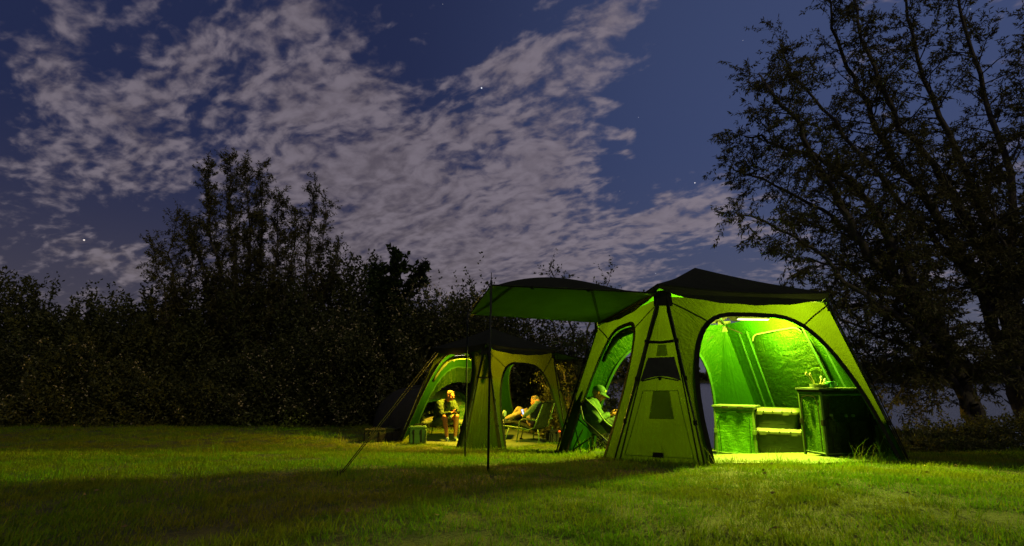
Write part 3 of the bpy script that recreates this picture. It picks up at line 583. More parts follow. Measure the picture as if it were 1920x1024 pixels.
def make_tent(P_, label, doors, roofc, name='camping_tent', skirt=False, corner_seed=0):
    root = thing(name, P_['C'], label, 'tent', 'olive gazebo tents on the lawn')
    ctr = P_['C']+Vector((0, 0, 1))
    panels = dict(front=('NR', 'RN', 'R', 'N'), right=('RB', 'BR', 'B', 'R'), back=('BL', 'LB', 'L', 'B'), left=('LN', 'NL', 'N', 'L'))
    info = {}
    for pn, ks in panels.items():
        Q = [P_[k] for k in ks]; dv = doors[pn]
        mb, path, nrm = opening_panel(Q, dv['side'], dv['top'], dv.get('k', 1), seed=len(pn)+corner_seed, ex=dv.get('ex', (.50, .62)))
        if nrm.dot(Q[0]-ctr) < 0: nrm = -nrm
        mb.build('wall_panel', M['tent'], root, smooth=True); info[pn] = (Q, path, nrm)
        MB().strip(path, dv.get('tw', .055), nrm, .006).build('door_zip', M['trim'], root)
        if not dv.get('closed'): MB().strip(path, .04, nrm, -.014).build('door_hem', M['tape'], root)
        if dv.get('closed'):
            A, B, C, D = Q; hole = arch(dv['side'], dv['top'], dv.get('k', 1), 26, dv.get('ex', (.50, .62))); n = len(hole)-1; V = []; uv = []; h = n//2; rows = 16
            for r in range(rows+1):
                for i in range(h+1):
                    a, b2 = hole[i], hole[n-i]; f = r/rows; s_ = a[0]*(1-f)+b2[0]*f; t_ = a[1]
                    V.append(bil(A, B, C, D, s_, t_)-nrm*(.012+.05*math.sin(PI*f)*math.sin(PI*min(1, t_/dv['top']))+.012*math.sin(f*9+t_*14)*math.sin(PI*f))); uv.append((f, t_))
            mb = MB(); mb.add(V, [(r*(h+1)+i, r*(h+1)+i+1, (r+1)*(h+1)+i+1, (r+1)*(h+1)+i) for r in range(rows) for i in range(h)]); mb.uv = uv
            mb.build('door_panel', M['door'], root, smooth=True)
            tp = [bil(A, B, C, D, s_, t_)-nrm*.03+Vector((0, 0, .02)) for s_, t_ in hole[8:19]]; MB().tube(tp, .010, 8).build('hem_bar', M['cabt'], root, smooth=True)
            for f in (.0, 1.0):
                for off in ((0, .0), (.09, .05)):
                    s0 = (dv['side'][0]*(1-f)+(1-dv['side'][1])*f); sg = -1 if f == 0 else 1
                    ln = [bil(A, B, C, D, .5+(s0-.5)*(1-.14*k_)+sg*(off[0]), .02+.9*k_) for k_ in [j/8 for j in range(9)]]
                    MB().strip(ln, .035, -nrm, .03).build('seam_tape', M['tape'], root)
    for ks, vis in ((('NL', 'NR', 'N'), 1), (('RN', 'RB', 'R'), 1), (('BR', 'BL', 'B'), 0), (('LB', 'LN', 'L'), 1)):
        A, B, E = [P_[k] for k in ks]; dr = (B-A).normalized()*.05
        mb = cloth((A, B, E+dr, E-dr), 8, 18, .03, len(ks[0])+corner_seed, .010); mb.uv = [(u_*.28, v_) for u_, v_ in mb.uv]; mb.build('corner_panel', M['tent'], root, smooth=True)
        nrm = (B-A).cross(E-A).normalized(); nrm = nrm if nrm.dot(A-ctr) > 0 else -nrm
        for a, sg in ((A, -1), (B, 1)):
            e_ = E+dr*sg; pth = [a+(e_-a)*f+nrm*(.022+.0*f) for f in (0, .2, .4, .6, .8, 1)]
            solid_poly([p_ for p_ in pth], .010).build('leg_pole', M['pole'], root, smooth=True)
            inn = dr.normalized()*(-.055*sg); MB().strip([a+inn+(e_-a-inn*.8)*f for f in (0, .25, .5, .75, .93)], .016, nrm, .004).build('pole_sleeve', M['trim'], root)
            for f in (.22, .47, .70):
                cpt = a+(e_-a)*f+nrm*.02; MB().box(cpt, (.035, .035, .05)).build('pole_clip', M['trim'], root, bev=.004)
        # reinforcement strap across the corner and cap at the eave
        for f in (.70,): MB().strip([A+(E-A)*f, (A+(E-A)*f+B+(E-B)*f)/2+Vector((0, 0, -.012)), B+(E-B)*f], .035, nrm, .012).build('cross_strap', M['trim'], root)
        cap = [E-dr*2.0+(A-E)*.0+Vector((0, 0, .06)), E-dr*2.2+Vector((0, 0, -.11)), E+dr*2.2+Vector((0, 0, -.13)), E+dr*2.0+Vector((0, 0, .06))]
        V = [c_+nrm*.035 for c_ in cap]+[c_+nrm*.005 for c_ in cap]
        MB().add(V, [(0,1,2,3),(4,7,6,5),(0,4,5,1),(1,5,6,2),(2,6,7,3),(3,7,4,0)]).build('corner_cap', M['roof'], root)
    # straps from eave corners down to the doors
    for pn, (Q, path, nrm) in info.items():
        for top, idx in ((Q[3], 9), (Q[2], len(path)-10)):
            MB().strip([top+Vector((0, 0, -.04)), (top+path[idx])/2+Vector((0, 0, -.01)), path[idx]], .018, nrm, .012).build('door_strap', M['trim'], root)
    # roof: outer black sheet with overhang, valance and inner lining
    tips = [roofc[k] for k in ('N', 'R', 'B', 'L')]; apex = roofc['P']; n = 14
    def roofsheet(dz, ins, nm, mt, droop=.05):
        mb = MB(); V = []; Fq = []
        for q in range(4):
            a, b2 = tips[q], tips[(q+1) % 4]; b0 = len(V)
            for j in range(n+1):
                for i in range(n+1):
                    s_, t_ = i/n, j/n; e_ = a*(1-s_)+b2*s_; cen = (a+b2)/2; e_ = e_+(apex-e_)*ins+Vector((0, 0, -droop*math.sin(PI*s_)*(1-0)))
                    p_ = e_*(1-t_)+apex*t_+Vector((0, 0, dz-.05*math.sin(PI*t_)*(1-.7*math.sin(PI*s_)*0)+.02*math.sin(PI*t_)*abs(2*s_-1)))
                    V.append(p_)
            Fq += [(b0+j*(n+1)+i, b0+j*(n+1)+i+1, b0+(j+1)*(n+1)+i+1, b0+(j+1)*(n+1)+i) for j in range(n) for i in range(n)]
        mb.add(V, Fq); mb.uv = [(v.x*.4, v.y*.4) for v in V]; return mb.build(nm, mt, root, smooth=True)
    roofsheet(0, 0, 'roof', M['roof']); roofsheet(-.06, .06, 'roof_lining', M['lining'])
    for q in range(4):
        a, b2 = tips[q], tips[(q+1) % 4]; V = []; nn = 20; uv = []
        out_ = (b2-a).cross(Vector((0, 0, 1))).normalized(); out_ = out_ if out_.dot((a+b2)/2-ctr) > 0 else -out_
        for i in range(nn+1):
            s_ = i/nn; e_ = a*(1-s_)+b2*s_+Vector((0, 0, -.05*math.sin(PI*s_)+.002))
            V += [e_+out_*.002, e_-out_*.02+Vector((0, 0, -.035-.12*max(0, math.sin(PI*s_))**.4+.006*math.sin(s_*31+q)))]; uv += [(s_, 0), (s_, .2)]
        mb = MB(); mb.add(V, [(2*i, 2*i+1, 2*i+3, 2*i+2) for i in range(nn)]); mb.uv = uv; mb.build('valance', M['roof'], root, smooth=True)
    # frame bars under the roof
    for k in ('N', 'R', 'B', 'L'):
        solid_poly([P_[k]+Vector((0, 0, .0)), (P_[k]+apex)/2+Vector((0, 0, -.03)), apex+Vector((0, 0, -.12))], .012).build('roof_pole', M['gpole'], root, smooth=True)
    return root, info
def ceiling_lamp(p_, ax, L, watts, label, col, rad=.05, dz=-.07):
    root = thing('light_bar', p_, label, 'lamp'); ax = Vector(ax).normalized()
    R = Matrix((ax, Vector((0, 0, 1)).cross(ax).normalized(), Vector((0, 0, 1)))).transposed().to_3x3()
    MB().box(p_+Vector((0, 0, .018)), (L, .05, .03), R).build('housing', M['trim'], root, bev=.005)
    m_ = M.get('lampglow')
    if not m_: m_ = plain('glowing_diffuser', (.9, .9, .85), .4, bmp=0, emis=(1, .86, .62, 1), es=6); M['lampglow'] = m_
    MB().box(p_, (L*.94, .036, .014), R).build('diffuser', m_, root, bev=.004)
    for k, f in enumerate((-.32, 0, .32)):
        ld = bpy.data.lights.new('bar_light', 'POINT'); ld.energy = watts/3; ld.color = col; ld.shadow_soft_size = rad
        lo = bpy.data.objects.new('bar_light', ld); COL.objects.link(lo); lo.parent = root; lo.location = ax*L*f+Vector((0, 0, dz))
    return root
def dep(px, py, Y): return at(px, py, Y)
T1 = tent_points(2.742, 7.46, .185, -.0, .008, -.067, dict(N=dep(1243,556,6.17), R=dep(1549,568,6.58), L=dep(1123,611,8.34), B=dep(1358,609,8.75),
        NL=gy(1153,868,5.93), NR=gy(1322,874,5.5), RN=gy(1700,863,6.1), LN=gy(1045,853,8.2), BL=gy(1346,842,9.35)))
R1 = dict(N=dep(1233,532,6.05), R=dep(1556,549,6.45), L=dep(1112,596,8.45), B=dep(1365,592,8.95), P=dep(1303,502,7.46))
wide = dict(side=(.035, .035), top=.895, k=1.0)
tent1, inf1 = make_tent(T1, 'large near olive tent with a wide open front, camp kitchen inside and black roof', dict(front=wide, left=dict(side=(.20, .14), top=.90, k=.8), back=dict(side=(.02, .06), top=.86, k=1.2), right=dict(side=(.20, .20), top=.88, k=.8, closed=True, ex=(.20, .30))), R1, corner_seed=1)
T2 = tent_points(-.486, 13.016, .723, -.44, 0, 0, dict(N=dep(911,655,11.457), R=dep(1036,663,12.92), L=dep(820,661,13.0), NL=gy(866,845,10.85), NR=gy(941,847,10.75), LN=gy(748,832,12.2), RN=gy(1073,829,12.4)))
R2 = dict(N=dep(911,644,11.3), R=dep(1046,654,12.9), L=dep(810,652,13.0), B=None, P=dep(922,615,13.0)); R2['B'] = T2['B']+Vector((0, .1, .1))
tent2, inf2 = make_tent(T2, 'smaller-looking far olive tent with two seated men and a bivvy behind it', dict(front=dict(side=(.05, .03), top=.885, k=1.0), left=dict(side=(.03, .07), top=.985, k=.2), back=dict(side=(.05, .05), top=.86, k=1.2), right=dict(side=(.03, .03), top=.955, k=.8)), R2, corner_seed=5)
for T in (T1, T2):
    GRASS_HOLES.append([(T[k].x*.97+T['C'].x*.03, T[k].y*.97+T['C'].y*.03) for k in ('NR', 'RN', 'RB', 'BR', 'BL', 'LB', 'LN', 'NL')])
WARM = (.84, 1.0, .07)
lp1 = dep(1412, 599, 7.5); ceiling_lamp(lp1, (1, .1, 0), .5, 2050, 'bright light bar glowing under the ceiling of the near tent', WARM)
lp2 = dep(862, 667, 12.42); ceiling_lamp(lp2, (1, -1.1, 0), .35, 1150, 'small light bar glowing under the eave of the far tent', (1, .66, .04), dz=-.12)
# ------------------------------------------------------------------ awnings
def awning(name, c4, hump, label, poles, near_t=.20, seams=True):
    Nn, Fn, Of, On = [Vector(c_) for c_ in c4]   # near-tent, far-tent, outer-far, outer-near
    root = thing(name, (Nn+Fn)/2, label, 'awning')
    def S(s_, t_):
        p_ = (Nn*(1-s_)+On*s_)*(1-t_)+(Fn*(1-s_)+Of*s_)*t_
        a = math.sin(min(1, t_/near_t)*PI/2) if t_ < near_t else math.cos((t_-near_t)/(1-near_t)*PI/2)**1.0
        h_ = hump*(math.sin(PI*min(1, max(0, s_))**1.35)**.8)*a
        return p_+Vector((0, 0, h_-.03*math.sin(PI*s_)*math.sin(PI*t_)))
    for dz, nm, mt in ((0, 'canopy', M['roof']), (-.015, 'canopy_lining', M['awn'])):
        nx, ny = 30, 22; V = [S(i/nx, j/ny)+Vector((0, 0, dz)) for j in range(ny+1) for i in range(nx+1)]; w = nx+1
        mb = MB(); mb.add(V, [(j*w+i, j*w+i+1, (j+1)*w+i+1, (j+1)*w+i) for j in range(ny) for i in range(nx)]); mb.uv = [(v.x*.3, v.y*.3) for v in V]; mb.build(nm, mt, root, smooth=True)
    if seams:
        for (a, b) in (((.0, 1.), (.46, 0.)), ((1., 1.), (.78, 0.))):
            pts = [S(a[0]+(b[0]-a[0])*f, a[1]+(b[1]-a[1])*f)+Vector((0, 0, -.03)) for f in [k/10 for k in range(11)]]
            MB().strip(pts, .035, (0, 0, -1), 0).build('seam', M['tape'], root)
        MB().tube([S(.02, t_)+Vector((0, 0, -.035)) for t_ in [k/8 for k in range(9)]], .014).build('edge_pole', M['trim'], root)
    for e in ('near', 'far'):
        t_ = 0 if e == 'near' else 1; MB().tube([S(s_/12, t_)+Vector((0, 0, -.01)) for s_ in range(13)], .007, 6).build('hem', M['trim'], root)
    for top, foot in poles:
        top = Vector(top); foot = Vector(foot); up_ = (top-foot).normalized()
        pl = MB().tube([foot-up_*.08, foot+(top-foot)*.5, top+up_*.04], .011, 8).build('support_pole', M['pole'], root, smooth=True)
        MB().tube([foot+(top-foot)*.5-up_*.03, foot+(top-foot)*.5+up_*.03], .016, 8).build('pole_joint', M['trim'], pl)
        MB().tube([top+up_*.03, top+up_*.12], .004, 6).build('pole_spike', M['pole'], pl)
    return root, S
O1, O2 = at(921, 533, 5.1), at(882, 588, 6.9)
f1, f2 = gnd(915, 873), gnd(872, 853)
f1 = Vector((f1.x, O1.y, g1(f1.x, O1.y))); f2 = Vector((f2.x, O2.y, g1(f2.x, O2.y)))
a1 = at(872, 851, O2.y); f2 = Vector((a1.x, O2.y, min(a1.z, g1(a1.x, O2.y)))); a1 = at(915, 872, O1.y); f1 = Vector((a1.x, O1.y, min(a1.z, g1(a1.x, O1.y))))
awning('awning', (at(1232,548,6.1), at(1126,604,8.3), O2, O1), .215, 'black awning with green underside stretched out left of the near tent on two thin poles', [(O1, f1), (at(877,590,6.9), f2)])
q1 = T2['R']; awning('awning', (at(1044,661,12.75), T2['B']+Vector((.2, 0, 0)), at(1100,676,14.6), at(1097,674,13.2)), .03, 'small dark awning hanging off the right side of the far tent', [(at(1097,674,13.2), at(1090,815,13.2))], seams=False)
def cordline(name, pts, label, r_=.004, peg=True, group=None, cat='guy line'):
    base = Vector(pts[-1]); root = thing(name, base, label, cat, group)
    MB().tube(pts, r_, 5).build('cord', M['cord'], root)
    if peg: MB().tube([base+Vector((0, 0, .05)), base+Vector((.01, 0, -.10))], .005, 6).build('peg', M['pole'], root)
    a, b = Vector(pts[0]), Vector(pts[-1]); MB().box(a+(b-a)*.55, (.012, .012, .05)).build('runner', M['trim'], root)
    return root
pg = gnd(632, 897); cordline('guy_line', [at(819, 658, 12.9), pg], 'slanting guy cord from the far tent pegged far out on the lawn', .005, group='guy lines')
pg2 = gnd(637, 895); cordline('guy_line', [at(824, 659, 12.9), pg2], 'second strand running beside the long slanting guy cord', .0045, group='guy lines')
cordline('guy_line', [O1+Vector((0, 0, .02)), at(905, 549, 5.9), at(886, 575, 7.6)], 'short cord from the outer awning pole top', .004, peg=False, group='guy lines')
pr = gy(1706, 866, 6.2); cordline('guy_line', [R1['R'], pr], 'taut line down the right corner of the near tent', .006, group='guy lines')
pr = gy(1041, 856, 8.0); cordline('guy_line', [at(1113, 618, 8.4), pr], 'taut dark line down the left corner of the near tent', .006, group='guy lines')
cordline('guy_line', [at(1044, 662, 12.9), gy(1084, 829, 12.9)], 'line down the right corner of the far tent', .006, group='guy lines')
# ------------------------------------------------------------------ corner window panel of the near tent
A, B, E = T1['NL'], T1['NR'], T1['N']; cn = (B-A).cross(E-A).normalized(); cn = cn if cn.dot(A-T1['C']) > 0 else -cn
def cp(s_, t_): return (A+(E-A)*t_)*(1-s_)+(B+(E-B)*t_)*s_
def patch(quad, mt, nm, off, par=tent1, n=8, sag=.012, bend=0):
    V = []; uv = []
    for j in range(n+1):
        for i in range(n+1):
            s_ = i/n; t_ = j/n; a = bil(*[Vector((q[0], q[1], 0)) for q in quad], s_, t_); V.append(cp(a.x, a.y+bend*4*s_*(1-s_)*(1-t_))+cn*(off+sag*math.sin(PI*s_)*math.sin(PI*t_))); uv.append((s_, t_))
    mb = MB(); w = n+1; mb.add(V, [(j*w+i, j*w+i+1, (j+1)*w+i+1, (j+1)*w+i) for j in range(n) for i in range(n)]); mb.uv = uv; return mb.build(nm, mt, par, smooth=True)
for a_, b_ in (((.10,.035),(.16,.40)), ((.90,.035),(.84,.40)), ((.16,.40),(.84,.40)), ((.10,.035),(.90,.035))):
    MB().strip([cp(a_[0]+(b_[0]-a_[0])*f, a_[1]+(b_[1]-a_[1])*f)+cn*.004 for f in (0, .25, .5, .75, 1)], .006, cn, .002).build('panel_seam', M['tape'], tent1)
patch([(.05,.455),(.95,.455),(.90,.60),(.10,.60)], M['mesh'], 'mesh_window', .016, bend=.03)
patch([(.34,.24),(.72,.24),(.68,.40),(.36,.40)], M['flap'], 'window_pane', .004, sag=.0)
patch([(.34,.61),(.70,.61),(.68,.68),(.36,.68)], M['flap'], 'window_pane', .006, sag=.0)
patch([(.44,.028),(.57,.028),(.57,.055),(.44,.055)], M['trim'], 'logo_tag', .034, sag=0)
patch([(.46,.035),(.55,.035),(.55,.037),(.46,.037)], M['tape'], 'tag_stitching', .0365, sag=0)
MB().strip([cp(.1,.455)+cn*.02, cp(.5,.475)+cn*.035, cp(.9,.455)+cn*.02], .014, cn, .01).build('window_strap', M['trim'], tent1)
MB().box(cp(.5,.468)+cn*.04, (.03,.02,.04)).build('toggle', M['trim'], tent1, bev=.004)
# rolled doors along the top of the left openings
def rolled(info, tent, r_, mt, lo=.25, hi=.75, drop=.03, inward=.05):
    Q, path, nrm = info['left']; k = len(path)-1; pts = [path[i]-nrm*inward+Vector((0, 0, -drop-.03*math.sin(PI*(i/k-lo)/(hi-lo)))) for i in range(int(k*lo), int(k*hi)+1)]
    n = len(pts); rl = MB().tube(pts, [r_*(.55+.45*math.sin(PI*i/(n-1))+.08*math.sin(i*2.1)) for i in range(n)], 10).build('rolled_door', mt, tent, smooth=True)
    for f in (.2, .5, .8):
        p_ = pts[int(f*(n-1))]; MB().box(p_+Vector((0, 0, -r_*.7)), (.02, .02, r_*1.6)).build('toggle', M['trim'], rl)
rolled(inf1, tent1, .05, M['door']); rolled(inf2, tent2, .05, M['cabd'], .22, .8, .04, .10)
Q, path, nrm = inf2['back']; k = len(path)-1   # gathered curtain in the arch behind
V = []; uv = []; n = 40
for j in range(7):
    for i in range(n+1):
        x = .12+.76*i/n; xi = x*k; a = path[int(xi)]; b = path[min(k, int(xi)+1)]; top = a+(b-a)*(xi-int(xi)); dpt = .38*math.sin(PI*(x-.12)/.76)**.6
        V.append(top-nrm*(.03+.02*math.sin(i*1.9))+Vector((0, 0, -dpt*j/6))); uv.append((i/n*2, j/6))
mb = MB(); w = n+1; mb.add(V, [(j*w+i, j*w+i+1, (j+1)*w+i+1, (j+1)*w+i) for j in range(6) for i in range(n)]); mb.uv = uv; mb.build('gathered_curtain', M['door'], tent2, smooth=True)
# ------------------------------------------------------------------ groundsheets
def sheet(T, sc_, label, ks=('NR', 'RN', 'RB', 'BR', 'BL', 'LB', 'LN', 'NL')):
    c_ = T['C']; ring = []
    for i, k_ in enumerate(ks):
        a = T[k_]; b = T[ks[(i+1) % len(ks)]]
        for f in (0, .25, .5, .75): ring.append(a+(b-a)*f)
    V = []; nr = 10
    for j in range(nr+1):
        for i, p_ in enumerate(ring):
            f = j/nr*sc_*(1+.008*math.sin(i*2.2)); x = c_.x+(p_.x-c_.x)*f; y = c_.y+(p_.y-c_.y)*f; V.append((x, y, g1(x, y)+.022+.003*math.sin(i*1.7+j*2)))
    n = len(ring); mb = MB(); mb.add(V, [(j*n+i, j*n+(i+1) % n, (j+1)*n+(i+1) % n, (j+1)*n+i) for j in range(nr) for i in range(n)])
    o = mb.build('groundsheet', M['mat'], None, smooth=True, org=c_); return tag(o, label, 'groundsheet', 'groundsheets under the tents')
sheet(T1, .97, 'pale groundsheet brightly lit under the kitchen of the near tent'); sheet(T2, .93, 'pale groundsheet under the two men of the far tent')
# ------------------------------------------------------------------ bivvy behind the far tent
M['camo'] = camo('camo_cloth', [(.10, .12, .04), (.05, .075, .02), (.16, .15, .07), (.03, .035, .015)], 9)
M['camog'] = camo('camo_lining', [(.09, .22, .03), (.05, .14, .02), (.18, .24, .07), (.03, .08, .015)], 11)
M['camo_shaded'] = camo('shaded_camo_cloth', [(.014, .018, .005), (.008, .011, .003), (.022, .025, .009), (.005, .007, .003)], 9)  # camo darkened: backlit shade of the recliner put into the colour; also chair shell
M['bivvy'] = plain('dark_bivvy_cloth', (.022, .020, .012), .8, .2, 5, .4, 20)
bc = Vector((-2.55, 15.15, g1(-2.55, 15.15))); bd = Vector((.70, -.71, 0)); bs = Vector((.71, .70, 0))
br = thing('bivvy', bc, 'dark dome bivvy with camouflage lining attached behind the far tent', 'bivvy')
def dome(u, v, sc_=1.0):   # u: -1 front .. 1 back, v: 0..1 over the arch
    a = PI*v; w_ = 1.35*math.cos(u*PI/2*.93 if u > 0 else u*.55)**.75; h_ = 1.28*math.cos(u*PI/2*.93 if u > 0 else u*.45)**.8
    return bc-bd*(u*(1.7 if u > 0 else 1.05))+bs*(math.copysign(abs(math.cos(a))**.8, math.cos(a))*w_*sc_)+Vector((0, 0, math.sin(a)**.85*h_*sc_-.02))
for sc_, nm, mt in ((1, 'outer_skin', M['bivvy']), (.975, 'lining', M['camog'])):
    V = [dome(-1+2*j/20, i/24, sc_)+Vector((0, 0, .01*math.sin(i*1.3+j))) for j in range(21) for i in range(25)]
    MB().add(V, [(j*25+i, j*25+i+1, (j+1)*25+i+1, (j+1)*25+i) for j in range(20) for i in range(24)]).build(nm, mt, br, smooth=True)
for u in (-1, -.35, .3): MB().tube([dome(u, i/20, 1.015) for i in range(21)], .012, 6).build('hoop_pole', M['pole'], br, smooth=True)
# half-closed front with two clear windows
fr = [dome(-.62, i/24, .97) for i in range(25)]; ctr_ = sum(fr, Vector())/25; ctr_.z = bc.z+.45
inner = [ctr_+(p_-ctr_)*.52 for p_ in fr]
MB().add(fr+inner, [(i, i+1, 26+i, 25+i) for i in range(24)]).build('front_panel', M['camog'], br, smooth=True)
for a, b2 in ((5, 10), (11, 17)):
    V = [ctr_+(fr[i]-ctr_)*f+bd*.02 for f in (.60, .88) for i in range(a, b2+1)]; k_ = b2-a+1
    MB().add(V, [(i, i+1, k_+i+1, k_+i) for i in range(k_-1)]).build('window', plain('olive_window_film', (.10, .14, .05), .3), br)
# ------------------------------------------------------------------ camp furniture
def frame(o, rz):
    R = Rz(rz); o = Vector(o); return lambda u, v, w: o+R@Vector((u, v, w))
def cabinet(p0, rz, w, d, h, label, dark=False, seed=0):
    """p0: front left bottom corner"""
    L_ = frame(p0, rz); R = Rz(rz); root = thing('camp_cabinet', L_(w/2, d/2, 0), label, 'cabinet', 'cloth camp cupboards in the near tent')
    for (u, v) in ((0, 0), (w, 0), (w, d), (0, d)):
        MB().box(L_(u, v, h/2), (.028, .028, h), R).build('leg', M['alu'], root, bev=.004)
        MB().box(L_(u, v-.004, h*.52), (.05, .05, .07), R).build('leg_clamp', M['trim'] if dark else M['alu'], root, bev=.006)
    for w_ in (.05, h-.05):
        for a, b_ in (((0, 0), (w, 0)), ((w, 0), (w, d)), ((w, d), (0, d)), ((0, d), (0, 0))):
            MB().tube([L_(a[0], a[1], w_), L_(b_[0], b_[1], w_)], .010, 6).build('rail', M['alu'], root)
    MB().box(L_(w/2, d/2, h+.022), (w+.07, d+.06, .028), R).build('table_top', M['cabt'], root, bev=.006)
    MB().box(L_(w/2, d/2, h-.006), (w+.04, d+.04, .024), R).build('top_rim', M['trim'] if dark else M['alu'], root, bev=.004)
    for f in (.3, .7): MB().box(L_(w*f, -.036, h+.012), (.09, .012, .03), R).build('latch', M['trim'], root, bev=.003)
    faces = dict(front=((0, -.004), (w, -.004)), right=((w+.004, 0), (w+.004, d)), back=((w, d+.004), (0, d+.004)), left=((-.004, d), (-.004, 0)))
    for nm, (a, b_) in faces.items():
        Q = (L_(*a, .03), L_(*b_, .03), L_(*b_, h-.02), L_(*a, h-.02)); mb = cloth(Q, 16, 20, .022, seed+len(nm), .012)
        pn = mb.build('side_cloth', M['cabd'] if (dark and nm == 'front') else (M['cabf'] if dark else M['caba']), root, smooth=True); n_ = (Q[1]-Q[0]).cross(Q[3]-Q[0]).normalized()  # tall cupboard's front takes the darker copy, its shade painted in
        ins = [bil(*Q, s_, t_)+n_*.008 for s_, t_ in ((.12, .06), (.10, .8), (.2, .92), (.5, .95), (.8, .92), (.90, .8), (.88, .06))]
        MB().strip(ins, .012, n_, .006).build('zip', M['trim'] if nm != 'front' or dark else M['tape'], pn)
    return root, L_
rzA = -.62; pA = gy(1346, 851, 8.1)
cabA, LA = cabinet(pA, rzA, .54, .40, .70, 'green cloth cupboard with a light top standing in the back corner left of the boxes', seed=2)
pB = gy(1552, 861, 6.55); cabB, LB_ = cabinet(pB, .185, .74, .36, .80, 'taller cloth cupboard with pocketed front coloured as if in shade at the right of the boxes', True, seed=7)
for k_, (u0, u1) in enumerate(((.06, .33), (.37, .68))):
    V = []; n = 8; uv = []
    for j in range(n+1):
        for i in range(n+1):
            f, g = i/n, j/n; V.append(LB_(u0+(u1-u0)*f, -.012-.05*math.sin(PI*f)*g-.01*math.sin(f*13)*g, .18+.28*g-.03*math.sin(PI*f)*g)); uv.append((f, g))
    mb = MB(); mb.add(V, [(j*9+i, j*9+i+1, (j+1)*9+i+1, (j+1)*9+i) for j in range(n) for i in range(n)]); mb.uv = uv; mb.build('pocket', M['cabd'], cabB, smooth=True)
for u, w_ in ((.09, .50), (.30, .49), (.40, .49)):
    MB().strip([LB_(u, -.03, w_), LB_(u+.02, -.055, w_-.06), LB_(u+.05, -.05, w_-.12), LB_(u+.06, -.03, w_-.2)], .016, LB_(0, -1, 0)-LB_(0, 0, 0), 0).build('strap', M['cabd'], cabB)
    MB().box(LB_(u, -.035, w_+.01), (.04, .02, .03), Rz(.185)).build('buckle', M['alu'], cabB, bev=.003)
def storage_box(c_, rz, w, d, h, zb, label):
    L_ = frame(Vector((c_.x, c_.y, zb)), rz); R = Rz(rz); root = thing('storage_box', L_(0, 0, 0), label, 'storage box', 'olive plastic boxes stacked in the near tent')
    def ring(w_, d_, z_, r_=.05, n=5):
        P_ = []
        for (sx, sy, a0) in ((1, -1, -PI/2), (1, 1, 0), (-1, 1, PI/2), (-1, -1, PI)):
            for i in range(n):
                a = a0+PI/2*i/(n-1); P_.append(L_(sx*(w_/2-r_)+r_*math.cos(a), sy*(d_/2-r_)+r_*math.sin(a), z_))
        return P_
    def loft(rings, nm, mt, par=root, cap0=True, cap1=True):
        n = len(rings[0]); V = sum(rings, []); Fq = [(j*n+i, j*n+(i+1) % n, (j+1)*n+(i+1) % n, (j+1)*n+i) for j in range(len(rings)-1) for i in range(n)]
        if cap0: Fq.append(tuple(reversed(range(n))))
        if cap1: Fq.append(tuple(range((len(rings)-1)*n, len(rings)*n)))
        o = MB().add(V, Fq).build(nm, mt, par, smooth=True)
        try: o.data.set_sharp_from_angle(angle=.5)
        except Exception: pass
        return o
    hb = h-.075
    loft([ring(w*.86, d*.82, 0), ring(w*.87, d*.83, .01), ring(w*.95, d*.93, hb-.02), ring(w*.98, d*.96, hb-.02), ring(w*.98, d*.96, hb)], 'tub', M['ltub'])
    lid = loft([ring(w*1.06, d*1.07, hb-.005), ring(w*1.07, d*1.08, hb+.012), ring(w*1.06, d*1.07, hb+.03), ring(w*.97, d*.94, hb+.065), ring(w*.93, d*.90, hb+.072)], 'lid', M['llid'])
    for k_ in range(5):
        u = (-.38+.19*k_)*w; MB().box(L_(u, -d*.50, hb+.045), (.010, .05, .05), R@Matrix.Rotation(-.6, 3, 'X')).build('lid_rib', M['llid'], lid)
    for u in (-.30*w, .26*w): MB().box(L_(u, -d*.525, hb+.005), (.085, .018, .055), R).build('latch', M['llid'], lid, bev=.004)
    MB().box(L_(w*.525, 0, hb), (.018, .10, .06), R).build('latch', M['llid'], lid, bev=.004)
    MB().tube([L_(0, -d*.5, hb+.06), L_(0, -d*.535, hb+.03)], .006, 6).build('lock_eye', M['alu'], lid)
    def fy(z_): return -(d*.83/2+(d*.10/2)*(z_/hb))-.0022
    def txt(s_, u, z_, size):
        cu = bpy.data.curves.new('print', 'FONT'); cu.body = s_; cu.size = size; cu.extrude = .0006
        o = bpy.data.objects.new('print', cu); COL.objects.link(o); dg_ = bpy.context.evaluated_depsgraph_get(); me = bpy.data.meshes.new_from_object(o.evaluated_get(dg_)); bpy.data.objects.remove(o)
        tl = math.atan2(d*.05, hb); Mx = Rz(rz)@Matrix.Rotation(PI/2+tl, 3, 'X'); q = L_(u, fy(z_)-.001, z_)-WL[root.name]
        for v in me.vertices: v.co = Mx@v.co+q
        me.materials.clear(); me.materials.append(M['print']); o2 = bpy.data.objects.new('printed_logo', me); COL.objects.link(o2); o2.parent = root; WL[o2.name] = WL[root.name]
    txt('trakker', -.16*w, hb*.60, .042)
    for k_, s_ in enumerate((.075, .085, .07)):   # three lines of small print, too small to read in the photograph
        z_ = hb*(.70-.08*k_)
        for j in range(4): MB().box(L_(.07*w+s_*(j/4)+.012*(k_ == 2), fy(z_), z_), (s_/4*.7, .0014, .010), R).build('small_print', M['print'], root)
    for u0 in (-.34, .04):
        z_ = hb*.34; MB().box(L_((u0+.14)*w, fy(z_), z_), (.26*w, .0016, .005), R).build('moulded_line', M['print'], root)
        MB().box(L_(u0*w+.004, fy(z_*.5), z_*.5), (.004, .0016, z_), R@Matrix.Rotation(.12, 3, 'X')).build('moulded_line', M['print'], root)
    return root
b1 = gy(1463, 853, 7.7); bc1 = Vector((b1.x+.15, b1.y+.24, 0)); zb1 = g1(bc1.x, bc1.y)+.035
